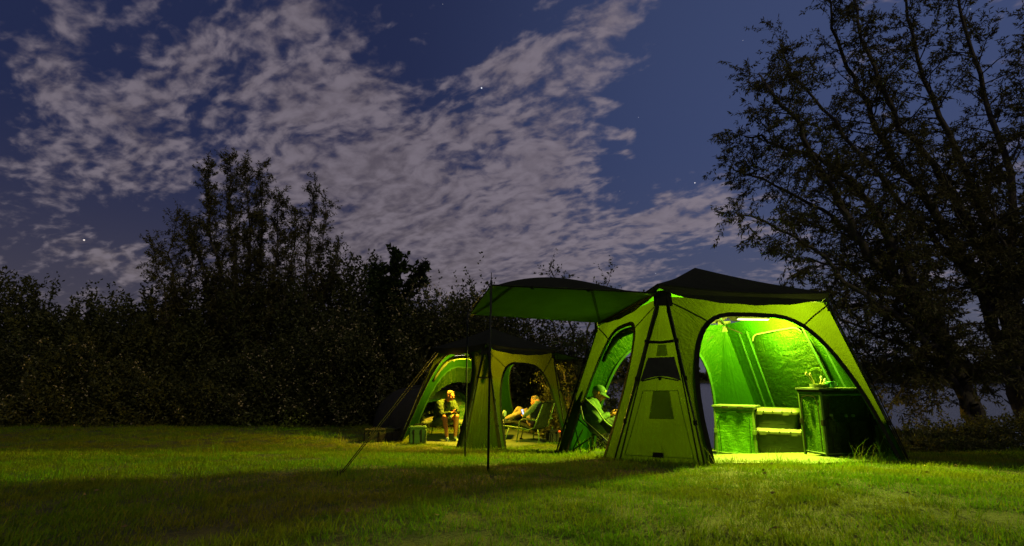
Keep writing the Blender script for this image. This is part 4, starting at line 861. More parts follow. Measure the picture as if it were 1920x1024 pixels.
storage_box(bc1, -.50, .72, .46, .345, zb1, 'lower olive plastic storage box with light lid standing on the groundsheet')
bc2 = bc1+Vector((-.03, .02, 0)); storage_box(bc2, -.62, .64, .42, .285, zb1+.343, 'upper olive plastic storage box stacked on the other')
# things on the tall cupboard
zt = .80+.037
def bowl(c_, r_, h_, nm, label, cat, mt, prof=None, group=None):
    prof = prof or [(r_*.7, 0), (r_*.95, h_*.3), (r_, h_), (r_*1.05, h_), (r_*.96, h_*.92), (r_*.85, h_*.3), (.01, h_*.16)]
    return tag(MB().lathe(Vector((0, 0, 0))+c_, prof, 22).build(nm, mt, None, smooth=True, org=c_), label, cat, group)
M['enamel'] = plain('olive_enamel', (.22, .28, .10), .3); M['cupg'] = plain('green_plastic_cup', (.06, .26, .10), .35); M['wood'] = plain('pale_wood', (.5, .42, .22), .6)
cP = LB_(.13, .16, zt); bowl(cP, .105, .045, 'camping_pan', 'shallow olive pan full of utensils on the tall cupboard', 'pan', M['enamel'])
for k_, (u, v, hh, lab) in enumerate(((-.07, -.01, .17, 'pale wooden spoon leaning furthest left in the pan'), (-.035, .02, .16, 'thin wooden stick leaning left in the pan'), (.03, .0, .12, 'upright metal fork standing in the middle of the pan'), (.06, .02, .09, 'short bent utensil at the right side of the pan'))):
    a = cP+Vector((u*.6, v, .02)); b_ = cP+Vector((u*1.9-.01, v, hh)); root = thing('kitchen_utensil', a, lab, 'utensil', 'utensils in the camping pan')
    MB().tube([a, b_], .005, 6).build('handle', M['wood'], root); MB().lathe(b_, [(.002, -.02), (.014, -.005), (.015, .012), (.003, .028)], 8).build('head', M['wood'] if k_ < 2 else M['white'], root, smooth=True)
for k_, (u, v, r_, hh, lab) in enumerate(((.245, .14, .030, .066, 'small green cup between the pan and the larger cup'), (.325, .16, .046, .078, 'larger green cup on the tall cupboard'))):
    c_ = LB_(u, v, zt); root = thing('camping_cup', c_, lab, 'cup', 'green cups on the tall cupboard')
    MB().lathe(c_, [(r_*.78, 0), (r_*.92, hh*.5), (r_, hh), (r_*1.1, hh), (r_*1.1, hh-.012), (r_*.85, hh-.014)], 20).build('cup_body', M['cupg'], root, smooth=True)
    MB().tube([c_+Vector((r_*.9, 0, hh*.8)), c_+Vector((r_*1.6, 0, hh*.75)), c_+Vector((r_*1.5, 0, hh*.3)), c_+Vector((r_*.9, 0, hh*.25))], .005, 6).build('handle', M['cupg'], root)
# cool bag, dark bags
M['bagc'] = plain('green_bag_cloth', (.030, .075, .012), .7, .2, 6, .4, 25); M['bagd'] = plain('dark_bag_cloth', (.010, .009, .006), .85, .25, 6, .4, 25)
def bag(p_, rz, w, d, h, label, mt, nm='cool_bag', cat='bag', group=None):
    L_ = frame(p_, rz); R = Rz(rz); root = thing(nm, p_, label, cat, group)
    MB().box(L_(0, 0, h*.42), (w, d, h*.84), R).build('body', mt, root, bev=.03); MB().box(L_(0, 0, h*.90), (w*1.02, d*1.02, h*.12), R).build('lid', mt, root, bev=.02)
    for u in (-.22, .22):
        MB().tube([L_(u*w, -d*.51, h*.8), L_(u*w, -d*.60, h*.66), L_(u*w*.9, -d*.57, h*.55)], .014, 6).build('buckle', M['trim'], root)
        MB().strip([L_(u*w, -d*.515, .02), L_(u*w, -d*.515, h*.8)], .03, L_(0, -1, 0)-L_(0, 0, 0), .002).build('webbing', M['trim'], root)
    MB().tube([L_(-w*.3, 0, h*.96), L_(-w*.15, 0, h*1.05), L_(w*.15, 0, h*1.05), L_(w*.3, 0, h*.96)], .012, 6).build('handle', M['trim'], root); return root
g_ = gy(783, 832, 11.9); bag(g_+Vector((0, 0, .01)), .1, .37, .26, .40, 'green cool bag with dark buckles at the left doorway of the far tent', M['bagc'])
g_ = gy(703, 826, 12.6); bag(g_+Vector((0, 0, .0)), .2, .50, .34, .30, 'dark box bag in the dark furthest left of the bivvy', M['bagd'], 'box_bag', group='dark bags beside the bivvy')
g_ = gy(733, 826, 12.7); bag(g_+Vector((0, 0, .0)), -.1, .42, .34, .31, 'black box bag in the dark beside the bivvy wall', M['bagd'], 'box_bag', group='dark bags beside the bivvy')
g_ = gnd(1040, 836); tb = bag(Vector((g_.x, 12.2, g1(g_.x, 12.2)+.02)), .3, .24, .24, .27, 'small dark box with a red indicator beside the recliner', M['bagd'], 'power_box', 'box')
M['red'] = plain('red_indicator', (.8, .08, .02), .4, bmp=0, emis=(1, .12, .02, 1), es=.8)
MB().lathe(at(1049, 809, 12.0), [(.002, -.02), (.026, -.012), (.03, .0), (.024, .018), (.002, .022)], 12).build('indicator_light', M['red'], tb, smooth=True)
# bedchair under man in shorts
def bedchair():
    o = at(790, 797, 13.05); o = Vector((o.x, 13.05, g1(o.x, 13.05)+.02)); L_ = frame(o, -.10); R = Rz(-.10); h_ = .33
    root = thing('bedchair', L_(.9, .3, 0), 'low camp bed with padded mattress under the seated man in shorts', 'camp bed')
    for v in (0, .68): MB().tube([L_(0, v, h_), L_(1.95, v, h_)], .016, 8).build('side_rail', M['alu'], root, smooth=True)
    for u in (.12, .95, 1.78):
        for v, sg in ((0, -1), (.68, 1)):
            lg = MB().tube([L_(u, v, h_), L_(u-.04, v+sg*.03, .02)], .014, 8).build('leg', M['alu'], root, smooth=True); MB().lathe(L_(u-.04, v+sg*.03, -.01), [(.035, 0), (.038, .012), (.012, .03)], 10).build('mud_foot', M['trim'], lg)
        MB().tube([L_(u, 0, h_), L_(u, .68, h_)], .012, 6).build('cross_bar', M['alu'], root)
    V = []; n1_, n2_ = 44, 10; prof = [(-.02, -.005), (-.03, .03), (.02, .062), (.20, .07), (.36, .065), (.52, .07), (.66, .062), (.71, .03), (.70, -.005)]
    for i in range(n1_+1):
        u = 1.98*i/n1_; e = min(1, min(i, n1_-i)/2+.35); q = .010*abs(math.sin(u*PI/.18))
        for (v, w_) in prof: V.append(L_(u-.01, .34+(v-.34)*(.9+.1*e), h_+w_*e+q*(w_ > .03)))
    k_ = len(prof); MB().add(V, [(i*k_+j, i*k_+j+1, (i+1)*k_+j+1, (i+1)*k_+j) for i in range(n1_) for j in range(k_-1)]+[tuple(range(k_)), tuple(n1_*k_+j for j in reversed(range(k_)))]).build('mattress', M['camo'], root, smooth=True)
    return L_, h_
LBD, hb_ = bedchair()
pw = MB(); V = []
for i in range(15):
    for j in range(11):
        a, b_ = i/14, j/10; t_ = (math.sin(PI*a)*math.sin(PI*b_))**.45*.07; V.append(LBD(.02+.36*a, .06+.5*b_, hb_+.07+t_+.006*math.sin(a*9+b_*7)))
top = len(V)
for i in range(15):
    for j in range(11): a, b_ = i/14, j/10; V.append(LBD(.02+.36*a, .06+.5*b_, hb_+.075-(math.sin(PI*a)*math.sin(PI*b_))**.45*.012))
Fq = [(i*11+j, i*11+j+1, (i+1)*11+j+1, (i+1)*11+j) for i in range(14) for j in range(10)]; Fq += [tuple(top+q for q in reversed(f)) for f in Fq]
M['pillow'] = plain('tan_cloth', (.07, .065, .02), .8, .2, 8, .5, 25)
tag(MB().add(V, Fq).build('pillow', M['pillow'], None, smooth=True, org=LBD(.2, .3, hb_+.07)), 'crumpled tan pillow at the left end of the camp bed', 'pillow')
# pole with pale knob
pk = at(946, 776, 11.6); g_ = Vector((pk.x, 11.6, g1(pk.x, 11.6))); root = thing('rod_stand', g_, 'thin upright rod topped with a pale oblong knob left of the recliner', 'stand')
MB().tube([g_-Vector((0, 0, .05)), pk-Vector((0, 0, .05))], .009, 8).build('rod', M['pole'], root); MB().lathe(pk-Vector((0, 0, .06)), [(.012, 0), (.032, .015), (.040, .06), (.040, .10), (.028, .125), (.004, .135)], 14).build('knob', plain('pale_green_foam', (.35, .42, .22), .7), root, smooth=True)
# recliner
rz = math.atan2(.50, -.87); ro = Vector((at(1006, 800, 12.3).x, 12.3, g1(.4, 12.3)+.025)); RL = frame(ro, rz)   # u forward, v left, w up
root = thing('recliner_chair', ro, 'padded camp recliner seen from behind with its occupant facing away to the left', 'chair')
prof = [(.78, .36), (.70, .415), (.45, .435), (.18, .36), (.0, .30), (-.10, .34), (-.17, .55), (-.24, .76), (-.30, .88), (-.34, .915)]
pp, _l = polyline([(a, 0, b) for a, b in prof], 44); V = []; nw = 12; hw = .33
for i in range(44):
    T_ = pp[min(i+1, 43)]-pp[max(i-1, 0)]; nx_, nz_ = T_[2], -T_[0]; q = math.hypot(nx_, nz_); nx_, nz_ = -nx_/q, -nz_/q
    pad = .045+.014*abs(math.sin(i*.42)); wd = hw*(1.0-.10*max(0,(i-20)/23)-.25*max(0,(i-38)/5)**2)*(1 if i > 2 else .9)
    for j in range(nw+1):
        v = wd*(2*j/nw-1); e = (1-abs(2*j/nw-1)**4); V.append(RL(pp[i][0]+nx_*(pad*e+.0), v, pp[i][2]+nz_*(pad*e)))
    for j in range(nw, -1, -1):
        v = wd*(2*j/nw-1); e = (1-abs(2*j/nw-1)**4); V.append(RL(pp[i][0]-nx_*.02*e, v, pp[i][2]-nz_*.02*e))
k_ = 2*(nw+1); MB().add(V, [(i*k_+j, i*k_+(j+1) % k_, (i+1)*k_+(j+1) % k_, (i+1)*k_+j) for i in range(43) for j in range(k_)]+[tuple(range(k_)), tuple(43*k_+j for j in reversed(range(k_)))]).build('padding', M['camo_shaded'], root, smooth=True)
for sg in (-1, 1):
    v = sg*.36
    MB().tube([RL(.72, v, .36), RL(.2, v, .32), RL(0, v, .29)], .014, 8).build('seat_rail', M['alu'], root, smooth=True)
    MB().tube([RL(0, v, .29), RL(-.12, v, .34), RL(-.32, v*.85, .85)], .014, 8).build('back_rail', M['alu'], root, smooth=True)
    ar = MB().tube([RL(.30, v*1.12, .01), RL(.22, v*1.12, .48), RL(.14, v*1.12, .52), RL(-.22, v*1.12, .50)], .013, 8).build('arm_frame', M['alu'], root, smooth=True)
    MB().box(RL(-.02, v*1.12, .525), (.34, .05, .03), Rz(rz)).build('armrest', M['camo'], ar, bev=.01)
    for u in (.62, -.26):
        lg = MB().tube([RL(u*.85, v, .31), RL(u, v*1.08, .015)], .013, 8).build('leg', M['alu'], root, smooth=True); MB().lathe(RL(u, v*1.08, -.01), [(.04, 0), (.042, .012), (.013, .03)], 10).build('mud_foot', M['trim'], lg)
# folding chair of the man in the cap
co_ = Vector((at(1118, 800, 8.0).x, 8.0, g1(1.3, 8.0)+.02)); cz = .06; CL = frame(co_, cz)   # u forward (to the right)
root = thing('folding_chair', co_, 'low camouflage folding chair with crossed legs holding the man in the cap', 'chair')
def shell(a, b_):   # a across -1..1, b_ 0 seat front .. 1 back top
    u = .32-.55*b_-.05*math.sin(PI*b_); w_ = .36-.10*math.sin(PI*min(1, b_*1.6))+.38*b_**1.7
    side = abs(a)**3; u2 = u+.02*side; return CL(u2, a*.31*(1-.12*b_), w_+side*(.12*math.sin(PI*(.15+.75*(1-b_)))+.02))
n = 18
for off, nm, mt in ((0, 'seat_shell', M['camo_shaded']), (.02, 'seat_lining', M['camo'])):
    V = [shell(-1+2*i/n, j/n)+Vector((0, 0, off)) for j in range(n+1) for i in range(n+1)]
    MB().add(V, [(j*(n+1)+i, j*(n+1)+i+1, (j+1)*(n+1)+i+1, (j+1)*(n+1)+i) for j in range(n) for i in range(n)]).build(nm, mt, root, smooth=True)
MB().tube([shell(-1, j/12) for j in range(13)]+[shell(-1+2*j/12, 1) for j in range(1, 13)]+[shell(1, 1-j/12) for j in range(1, 13)], .012, 6).build('rim_tube', M['alu'], root, smooth=True)
for sg in (-1, 1):
    for (a, b_) in (((.30, .40), (-.30, .01)), ((-.26, .52), (.32, .01))):
        lg = MB().tube([CL(a[0], sg*.33, a[1]), CL(b_[0], sg*.35, b_[1])], .010, 8).build('leg', M['pole'], root, smooth=True); MB().lathe(CL(b_[0], sg*.35, -.01), [(.022, 0), (.022, .02), (.01, .03)], 8).build('foot', M['trim'], lg)
for u in (-.30, .32):
    for sg in (-1, 1): MB().tube([CL(u, sg*.35, .03), CL(u*.9, -sg*.33, .38)], .009, 6).build('cross_leg', M['pole'], root, smooth=True)
MB().tube([CL(-.26, -.33, .52), CL(-.28, -.27, .70)], .010, 6).build('back_post', M['pole'], root); MB().tube([CL(-.26, .33, .52), CL(-.28, .27, .70)], .010, 6).build('back_post', M['pole'], root)
# ------------------------------------------------------------------ people
def flesh(name, prims, mt, parent, vox=.010, sm=8, noise_=0):
    bm = bmesh.new()
    for pr in prims:
        if pr[0] == 'c':
            _, a, ra, b, rb = pr; a = Vector(a); b = Vector(b); L = (b-a).length; n = max(2, int(L/(min(ra, rb)*.45))+1)
            for i in range(n+1):
                f = i/n; bmesh.ops.create_icosphere(bm, subdivisions=2, radius=ra+(rb-ra)*f, matrix=Matrix.Translation(a+(b-a)*f))
        else:
            _, c_, rad, R = pr; bmesh.ops.create_icosphere(bm, subdivisions=3, radius=1, matrix=Matrix.Translation(Vector(c_))@R.to_4x4()@Matrix.Diagonal((*rad, 1)))
    me = bpy.data.meshes.new(name); bm.to_mesh(me); bm.free(); o = bpy.data.objects.new('tmp', me); COL.objects.link(o)
    md = o.modifiers.new('r', 'REMESH'); md.mode = 'VOXEL'; md.voxel_size = vox; md.use_smooth_shade = True
    s_ = o.modifiers.new('s', 'SMOOTH'); s_.factor = .5; s_.iterations = sm
    dg_ = bpy.context.evaluated_depsgraph_get(); m2 = bpy.data.meshes.new_from_object(o.evaluated_get(dg_)); bpy.data.objects.remove(o)
    org = WL[parent.name] if parent else Vector((0, 0, 0))
    nv = len(m2.vertices); co = np.empty(nv*3, np.float32); m2.vertices.foreach_get('co', co); co = co.reshape(-1, 3)
    if noise_:
        no = np.empty(nv*3, np.float32); m2.vertices.foreach_get('normal', no); no = no.reshape(-1, 3)
        w_ = np.sin(co[:, 2]*55+3*np.sin(co[:, 0]*21))*np.sin(co[:, 0]*33+co[:, 1]*27)+.6*np.sin(co[:, 2]*90+co[:, 0]*70); co = co+no*(w_*noise_)[:, None]
    m2.vertices.foreach_set('co', (co-np.array(org, np.float32)).ravel()); m2.materials.clear(); m2.materials.append(mt); m2.shade_smooth()
    o2 = bpy.data.objects.new(name, m2); COL.objects.link(o2); o2.parent = parent; WL[o2.name] = org; return o2
def basis(fw, up=(0, 0, 1)):
    fw = Vector(fw).normalized(); up = Vector(up); rt = fw.cross(up).normalized(); up = rt.cross(fw); return fw, rt, up, Matrix((rt, fw, up)).transposed()
def head_prims(c_, fw, up=(0, 0, 1), k=1.0):
    f, r_, u, R = basis(fw, up); c_ = Vector(c_)
    P_ = [('e', c_+u*.022*k-f*.012*k, (.074*k, .094*k, .088*k), R), ('e', c_-u*.03*k+f*.025*k, (.060*k, .066*k, .082*k), R), ('e', c_-u*.082*k+f*.052*k, (.038*k, .034*k, .030*k), R),
          ('c', c_+f*.082*k+u*.012*k, .010*k, c_+f*.104*k-u*.026*k, .016*k), ('e', c_+f*.078*k+u*.022*k, (.052*k, .016*k, .011*k), R), ('e', c_+f*.082*k-u*.058*k, (.026*k, .014*k, .012*k), R)]
    for s_ in (-1, 1):
        P_ += [('e', c_+r_*s_*.078*k-f*.012*k-u*.008*k, (.010*k, .020*k, .032*k), R), ('e', c_+r_*s_*.040*k+f*.062*k-u*.028*k, (.022*k, .018*k, .024*k), R)]
    return P_
def eyes(c_, fw, up, par, k=1.0):
    f, r_, u, R = basis(fw, up); c_ = Vector(c_)
    for s_ in (-1, 1):
        MB().lathe(c_+r_*s_*.030*k+f*.083*k+u*.004*k, [(.001, -.009), (.008, -.006), (.010, 0), (.008, .006), (.001, .009)], 10).build('eye', M['eye'], par, smooth=True)
        MB().tube([c_+r_*s_*.014*k+f*.094*k+u*.022*k, c_+r_*s_*.048*k+f*.082*k+u*.024*k], .004, 6).build('eyebrow', M['hair'], par)
    MB().tube([c_-r_*.020*k+f*.088*k-u*.058*k, c_+f*.097*k-u*.057*k, c_+r_*.020*k+f*.088*k-u*.058*k], .0035, 6).build('lips', M['lips'], par)
M['lips'] = plain('lips', (.38, .14, .09), .5, bmp=0)
def hand_prims(wr, dr, palm_n, side=1, curl=.9, k=1.0):
    """wrist, direction of fingers, palm normal, thumb side"""
    dr = Vector(dr).normalized(); pn = Vector(palm_n); pn = (pn-dr*pn.dot(dr)).normalized(); sd = dr.cross(pn)*side; wr = Vector(wr); R = Matrix((sd, dr, pn)).transposed()
    P_ = [('e', wr+dr*.045*k, (.038*k, .052*k, .015*k), R), ('c', wr-dr*.01, .024*k, wr+dr*.03*k, .022*k)]
    for j, (o_, L) in enumerate(((-.029, .062), (-.010, .074), (.010, .078), (.028, .070))):
        a = wr+dr*.088*k+sd*o_*k; d1 = (dr*math.cos(curl*.5)+pn*math.sin(curl*.5)); b_ = a+d1*L*.5*k; d2 = (dr*math.cos(curl*1.2)+pn*math.sin(curl*1.2)); c2 = b_+d2*L*.35*k; d3 = (dr*math.cos(curl*1.8)+pn*math.sin(curl*1.8)); e = c2+d3*L*.25*k
        P_ += [('c', a-dr*.02, .0095*k, b_, .009*k), ('c', b_, .009*k, c2, .008*k), ('c', c2, .008*k, e, .007*k)]
    a = wr+dr*.03*k+sd*.030*k; b_ = a+(sd*.7+dr*.6+pn*.3).normalized()*.045*k; c2 = b_+(dr*.8+sd*.1+pn*.5).normalized()*.032*k
    P_ += [('c', a, .013*k, b_, .011*k), ('c', b_, .011*k, c2, .008*k)]; return P_
def hairmesh(c_, fw, up, par, k=1.0, mt=None, top=.03, brow=.045):
    f, r_, u, R = basis(fw, up); c_ = Vector(c_); pr = [('e', c_+u*.036*k-f*.024*k, (.080*k, .092*k, .084*k), R), ('e', c_-f*.052*k-u*.004*k, (.070*k, .054*k, .072*k), R)]
    rn = random.Random(5)
    for i in range(46):
        a = rn.uniform(-1, 1); b_ = rn.uniform(-1, .75); q = c_+u*(.085+.026*(1-a*a)*(1-b_*b_*.6))*k+r_*a*.062*k+f*(b_*.075-.01)*k
        pr.append(('c', q, .012*k, q+(u*.4+f*rn.uniform(-.2, .9)+r_*rn.uniform(-.5, .5))*.022*k, .005*k))
    return flesh('hair', pr, mt or M['hair'], par, .006*k, 2)
def box_phone(nm, c_, nrm, upv, w, h_, label, cat, par=None, es=0, col=(.5, .6, 1)):
    n_ = Vector(nrm).normalized(); u = Vector(upv); u = (u-n_*u.dot(n_)).normalized(); r_ = u.cross(n_); R = Matrix((r_, u, n_)).transposed(); c_ = Vector(c_)
    root = thing(nm, c_, label, cat); MB().box(c_, (w, h_, .009), R).build('casing', M['trim'], root, bev=.002)
    sm_ = plain(nm+'_screen', (.05, .05, .05), .1, bmp=0, emis=(*col, 1), es=es); MB().box(c_+n_*.0052, (w*.9, h_*.9, .001), R).build('screen', sm_, root); return root
M['jk1'] = camo('camo_hoodie', [(.030, .048, .010), (.017, .028, .005), (.05, .06, .016), (.009, .014, .003)], 18); M['shorts'] = plain('green_shorts', (.05, .09, .035), .85, .2, 8, .5, 30)
M['shirt'] = plain('green_shirt', (.026, .065, .010), .85, .15, 8, .5, 25); M['cap'] = plain('green_cap_cloth', (.014, .055, .008), .8, .1, 8, .3, 60); M['khaki'] = plain('khaki_trousers', (.15, .11, .045), .85, .15, 8, .5, 30)
M['shoe'] = camo('patterned_shoe', [(.30, .33, .2), (.05, .2, .08), (.60, .60, .35), (.06, .10, .04)], 30, .6); M['sole'] = plain('pale_sole', (.3, .3, .2), .6); M['dkshoe'] = plain('dark_shoe', (.05, .06, .04), .6)
Hx = Rz(0)
def shoe(an, fw, par, mt, k=1.0):
    f, r_, u, R = basis(Vector((fw[0], fw[1], 0))); an = Vector(an); b_ = Vector((an.x, an.y, an.z-.075))
    s_ = flesh('shoe', [('e', b_+f*.02+u*.03, (.042, .06, .042), R), ('c', b_+f*.0+u*.02, .038, b_+f*.15+u*.008, .034), ('c', an-u*.01, .044, b_+f*.03+u*.03, .045), ('e', b_+f*.13+u*.0, (.046, .065, .026), R)], mt, par, .008, 4)
    P_ = []; n = 20
    for z_ in (-.034, -.012):
        for i in range(n): a = 2*PI*i/n; P_.append(b_+r_*math.cos(a)*(.046-.006*math.sin(a))+f*(.065+math.sin(a)*.135)+u*z_)
    MB().add(P_, [(i, (i+1) % n, n+(i+1) % n, n+i) for i in range(n)]+[tuple(reversed(range(n))), tuple(range(n, 2*n))]).build('sole', M['sole'], s_); return s_
# --- man in shorts on the camp bed
Yb = 12.92
base = Vector((at(826, 795, Yb).x, Yb, g1(-1.8, Yb)+.02)); zf = base.z
r1 = thing('person', base, 'man in camouflage hoodie and shorts sitting on the camp bed, leaning forward over a phone', 'person')
pel = at(825, 789, 12.92); che = at(832, 763, 12.75); nk = at(838, 752, 12.68); hd = at(845, 742, 12.60)
shR = at(824, 757, 12.58); shL = at(850, 756, 12.90); elR = at(829, 778, 12.42); elL = at(858, 772, 12.72); haR = at(847, 774, 12.32); haL = at(853, 773, 12.40)
hpR = at(822, 791, 12.80); hpL = at(834, 791, 12.96); knR = at(834, 782, 12.36); knL = at(856, 781, 12.46); anR = at(838, 817, 12.40); anL = at(853.5, 817, 12.50)
for a_ in (anR, anL): a_.z = zf+.085
fwd = Vector((.62, -.78, 0)); hf = Vector((.80, -.55, -.22))
rt_ = Vector((.78, .62, 0)); Rt = Matrix((rt_, Vector((-.62, .78, 0)), Vector((0, 0, 1)))).transposed()
arm = lambda s, e, w, ra, rb, rc: [('c', s, ra, e, rb), ('c', e, rb, w, rc)]
body = head_prims(hd, hf, (.1, -.12, 1), 1.0)+[('c', nk, .056, hd-Vector((0, 0, .03)), .052), ('c', nk, .07, che, .12), ('e', che, (.17, .105, .16), Rt), ('e', (che+pel)/2, (.15, .10, .16), Rt), ('e', pel, (.17, .12, .11), Rt)]
body += arm(shR, elR, haR-(haR-elR)*.08, .048, .036, .026)+arm(shL, elL, haL-(haL-elL)*.08, .048, .036, .026)+arm(hpR, knR, anR, .086, .064, .040)+arm(hpL, knL, anL, .086, .064, .040)
body += [('c', knR+(anR-knR)*.12+Vector((-.01, .012, 0)), .054, knR+(anR-knR)*.42+Vector((-.012, .022, 0)), .056), ('c', knL+(anL-knL)*.12+Vector((-.01, .012, 0)), .054, knL+(anL-knL)*.42+Vector((-.012, .022, 0)), .056)]
body += hand_prims(haR-(haR-elR).normalized()*.03, (haR-elR), (0, -.2, 1), -1, .9)+hand_prims(haL-(haL-elL).normalized()*.03, (haR-elL+Vector((.05, -.06, 0))), (0, .1, 1), 1, .9)
b1_ = flesh('body', body, M['skin'], r1, .0085, 6); eyes(hd, hf, (.1, -.12, 1), r1)
hairmesh(hd, hf, (.1, -.12, 1), r1, 1.0, plain('sandy_hair', (.15, .09, .03), .8, .3, 60, .6, 90))
jk = [('e', che+Vector((0, 0, .01)), (.225, .155, .18), Rt), ('e', (che+pel)/2, (.215, .165, .19), Rt), ('e', pel+Vector((0, 0, .05)), (.195, .145, .09), Rt), ('c', shR, .075, shL, .075), ('c', nk-Vector((0, 0, .01)), .074, che, .13)]
jk += arm(shR, elR, haR-(haR-elR)*.16, .082, .066, .047)+arm(shL, elL, haL-(haL-elL)*.16, .082, .066, .047)+[('e', nk+Vector((-.05, .05, -.01)), (.10, .08, .05), Rt)]
flesh('hoodie', jk, M['jk1'], r1, .010, 5, .0035)
flesh('shorts', [('e', pel-Vector((0, 0, .02)), (.20, .15, .12), Rt), ('c', hpR, .112, hpR+(knR-hpR)*.72, .088), ('c', hpL, .112, hpL+(knL-hpL)*.72, .088)], M['shorts'], r1, .010, 4, .003)
for an_, f_ in ((anR, (.35, -.9)), (anL, (.6, -.8))): shoe(an_, f_, r1, M['shoe'])
box_phone('mobile_phone', (haR+haL)/2+Vector((.055, -.05, .035)), (-.55, .35, .75), (.6, -.5, .6), .075, .15, 'dark phone held by the man in shorts', 'phone', es=.3)
# --- man on the recliner, seen from behind
def RP(u, v, w): return RL(u, v, w)
r2 = thing('person', RL(.05, 0, .32), 'brown-haired man in khaki trousers lying back in the recliner with a tablet', 'person')
fR = (RL(1, 0, 0)-RL(0, 0, 0)).normalized(); lR = (RL(0, 1, 0)-RL(0, 0, 0)).normalized(); Rr = Matrix((lR, -fR, Vector((0, 0, 1)))).transposed()
hd2 = at(1003, 752, 12.38); pel2 = RL(.09, 0, .45); che2 = RL(-.02, 0, .70); nk2 = RL(-.08, 0, .87); nk2 = nk2.lerp(hd2, .35)
hf2 = (fR*.95+Vector((0, 0, -.30))+lR*.25); s2 = [RL(-.04, s_*.18, .78) for s_ in (-1, 1)]; e2 = [RL(.16, s_*.25, .60) for s_ in (-1, 1)]
tb_ = at(983, 776, 12.35); w2 = [tb_-fR*.04+lR*(s_*.10)+Vector((0, 0, -.06)) for s_ in (-1, 1)]
h2 = [RL(.05, s_*.10, .42) for s_ in (-1, 1)]; k2 = [at(970, 768, 12.2), at(989, 770, 12.75)]; a2 = [at(962, 790, 12.32), at(975, 792, 12.8)]
k2 = [RL(.46, -.12, .74), RL(.44, .14, .72)]; a2 = [RL(.72, -.13, .50), RL(.72, .14, .50)]
k2[0] = k2[0].lerp(at(972, 768, k2[0].y), .9); k2[1] = k2[1].lerp(at(989, 772, k2[1].y), .9)
body = head_prims(hd2, hf2, (0, 0, 1))+[('c', nk2, .056, hd2-Vector((0, 0, .03)), .052), ('c', nk2, .07, che2, .11), ('e', che2, (.16, .10, .15), Rr), ('e', (che2+pel2)/2, (.15, .10, .15), Rr), ('e', pel2, (.16, .12, .10), Rr)]
for i in (0, 1): body += arm(s2[i], e2[i], w2[i], .048, .036, .026)+arm(h2[i], k2[i], a2[i], .08, .056, .038)+hand_prims(w2[i], (tb_-e2[i]), fR*-.3+Vector((0, 0, .6)), (1, -1)[i], .9)
flesh('body', body, M['skin'], r2, .0085, 6); eyes(hd2, hf2, (0, 0, 1), r2); hairmesh(hd2, hf2, (0, 0, 1), r2)
M['jump'] = plain('dark_green_jumper', (.05, .08, .03), .9, .2, 8, .5, 25)
jk = [('e', che2, (.19, .13, .17), Rr), ('e', (che2+pel2)/2, (.175, .125, .17), Rr), ('c', s2[0], .080, s2[1], .080), ('c', nk2-Vector((0, 0, .015)), .078, che2, .13)]
for i in (0, 1): jk += arm(s2[i], e2[i], w2[i]-(w2[i]-e2[i])*.15, .068, .054, .040)
flesh('jumper', jk, M['jump'], r2, .010, 5, .003)
tr = [('e', pel2, (.19, .14, .11), Rr)]
for i in (0, 1): tr += arm(h2[i], k2[i], a2[i]-(a2[i]-k2[i])*.1, .10, .078, .058)
flesh('trousers', tr, M['khaki'], r2, .010, 5, .003)
for i in (0, 1): shoe(a2[i]+Vector((0, 0, .0)), (fR.x, fR.y), r2, M['dkshoe'])
box_phone('tablet', tb_+Vector((0, 0, .01)), -fR*.80+Vector((0, -.32, .5)), Vector((0, 0, 1)), .15, .215, 'glowing tablet held up by the man in the recliner', 'tablet', es=1.6, col=(.62, .72, 1.0))
# --- man in the green cap
r3 = thing('person', CL(-.05, 0, .3), 'man in green cap and shirt in the folding chair, looking down at his phone', 'person')
uF = (CL(1, 0, 0)-CL(0, 0, 0)).normalized(); uL = (CL(0, 1, 0)-CL(0, 0, 0)).normalized(); Rc = Matrix((uL, -uF, Vector((0, 0, 1)))).transposed()
hd3 = at(1123.5, 737, 7.98); hf3 = (uF*.86+Vector((.0, -.20, -.46))); hu3 = Vector((.35, -.05, 1)); pel3 = CL(.02, 0, .40); che3 = at(1109, 766, 8.0); nk3 = at(1114, 752, 8.0)
s3 = [at(1106, 759, 7.80), at(1114, 757, 8.22)]; e3 = [at(1120, 786, 7.72), at(1127, 782, 8.25)]; w3 = [at(1142, 777, 7.86), at(1143, 777, 8.10)]
h3 = [CL(.06, s_*.10, .40) for s_ in (-1, 1)]; k3 = [CL(.50, s_*.15, .50) for s_ in (-1, 1)]; a3 = [CL(.62, s_*.15, .10) for s_ in (-1, 1)]
body = head_prims(hd3, hf3, hu3)+[('c', nk3, .056, hd3-Vector((.02, 0, .03)), .052), ('c', nk3, .07, che3, .11), ('e', che3, (.17, .11, .16), Rc), ('e', (che3+pel3)/2, (.155, .11, .17), Rc), ('e', pel3, (.17, .13, .11), Rc)]
for i in (0, 1): body += arm(s3[i], e3[i], w3[i], .050, .038, .027)+arm(h3[i], k3[i], a3[i], .085, .060, .040)+hand_prims(w3[i], (uF*1.0+Vector((0, (.12, -.12)[i], .05))), Vector((0, (.5, -.5)[i], .6)), (1, -1)[i], 1.0)
flesh('body', body, M['skin'], r3, .0075, 5); eyes(hd3, hf3, hu3, r3)
f, r_, u, R = basis(hf3, hu3)
flesh('hair', [('e', hd3-f*.045+u*.0, (.077, .062, .070), R), ('e', hd3+u*.035-f*.012, (.077, .088, .06), R)], M['hair'], r3, .006, 3)
V = []; uv = []; n = 24; mcap = MB()
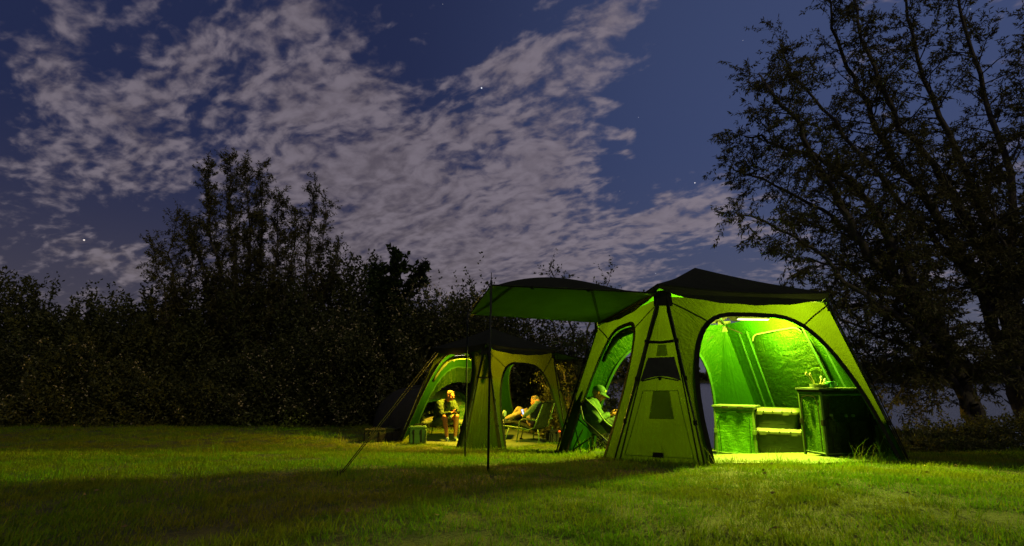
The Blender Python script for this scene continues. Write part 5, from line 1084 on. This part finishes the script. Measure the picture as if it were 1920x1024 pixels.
for j in range(9):
    ph = j/8*PI/2
    for i in range(n): th = 2*PI*i/n; V.append(hd3+u*(.030+.090*math.sin(ph))+r_*math.cos(th)*.086*math.cos(ph)**.8+f*(math.sin(th)*.103*math.cos(ph)**.8-.012)+u*(-.012 if math.sin(th) < 0 else 0)*math.cos(ph))
capo = mcap.add(V, [(j*n+i, j*n+(i+1) % n, (j+1)*n+(i+1) % n, (j+1)*n+i) for j in range(8) for i in range(n)]).build('cap', M['cap'], r3, smooth=True)
V = []
for z_ in (0, -.006):
    for j in range(5):
        for i in range(13): th = PI*(.06+.88*i/12); q = j/4; V.append(hd3+u*(.032-.020*q-.012*abs(math.cos(th))*q+z_)+r_*math.cos(th)*(.083+.004*q)+f*(math.sin(th)*(.092+.085*q*math.sin(th)**.6)-.008))
Fq = [(j*13+i, j*13+i+1, (j+1)*13+i+1, (j+1)*13+i) for j in range(4) for i in range(12)]; Fq += [tuple(65+k_ for k_ in reversed(q)) for q in Fq]
MB().add(V, Fq).build('peak', M['cap'], capo, smooth=True); MB().box(hd3+u*.068+f*.070+r_*.040, (.036, .010, .026), R@Matrix.Rotation(-.6, 3, 'Z')@Matrix.Rotation(-.35, 3, 'X')).build('badge', plain('yellow_badge', (.55, .60, .12), .6), capo)
MB().lathe(hd3+u*.120-f*.012, [(.001, 0), (.008, 0), (.008, .004), (.001, .007)], 8).build('cap_button', M['cap'], capo)
jk = [('e', che3, (.205, .145, .18), Rc), ('e', (che3+pel3)/2, (.19, .145, .19), Rc), ('c', s3[0], .078, s3[1], .078), ('c', nk3-Vector((.01, 0, .01)), .076, che3, .13), ('e', nk3, (.085, .080, .035), Rc)]
for i in (0, 1): jk += arm(s3[i], e3[i], w3[i]-(w3[i]-e3[i])*.12, .075, .060, .045)
flesh('shirt', jk, M['shirt'], r3, .009, 4, .0035)
tr = [('e', pel3, (.20, .15, .12), Rc)]
for i in (0, 1): tr += arm(h3[i], k3[i], a3[i], .105, .082, .058)
flesh('trousers', tr, M['jump'], r3, .011, 4, .003)
for i in (0, 1): shoe(a3[i], (uF.x, uF.y), r3, M['dkshoe'])
box_phone('mobile_phone', (w3[0]+w3[1])/2+uF*.11+Vector((0, 0, .035)), -uF*.55+Vector((0, 0, .8)), uF, .072, .15, 'dark phone in the hands of the man in the cap', 'phone', es=.8, col=(1, .6, .55))
sow()
litter()
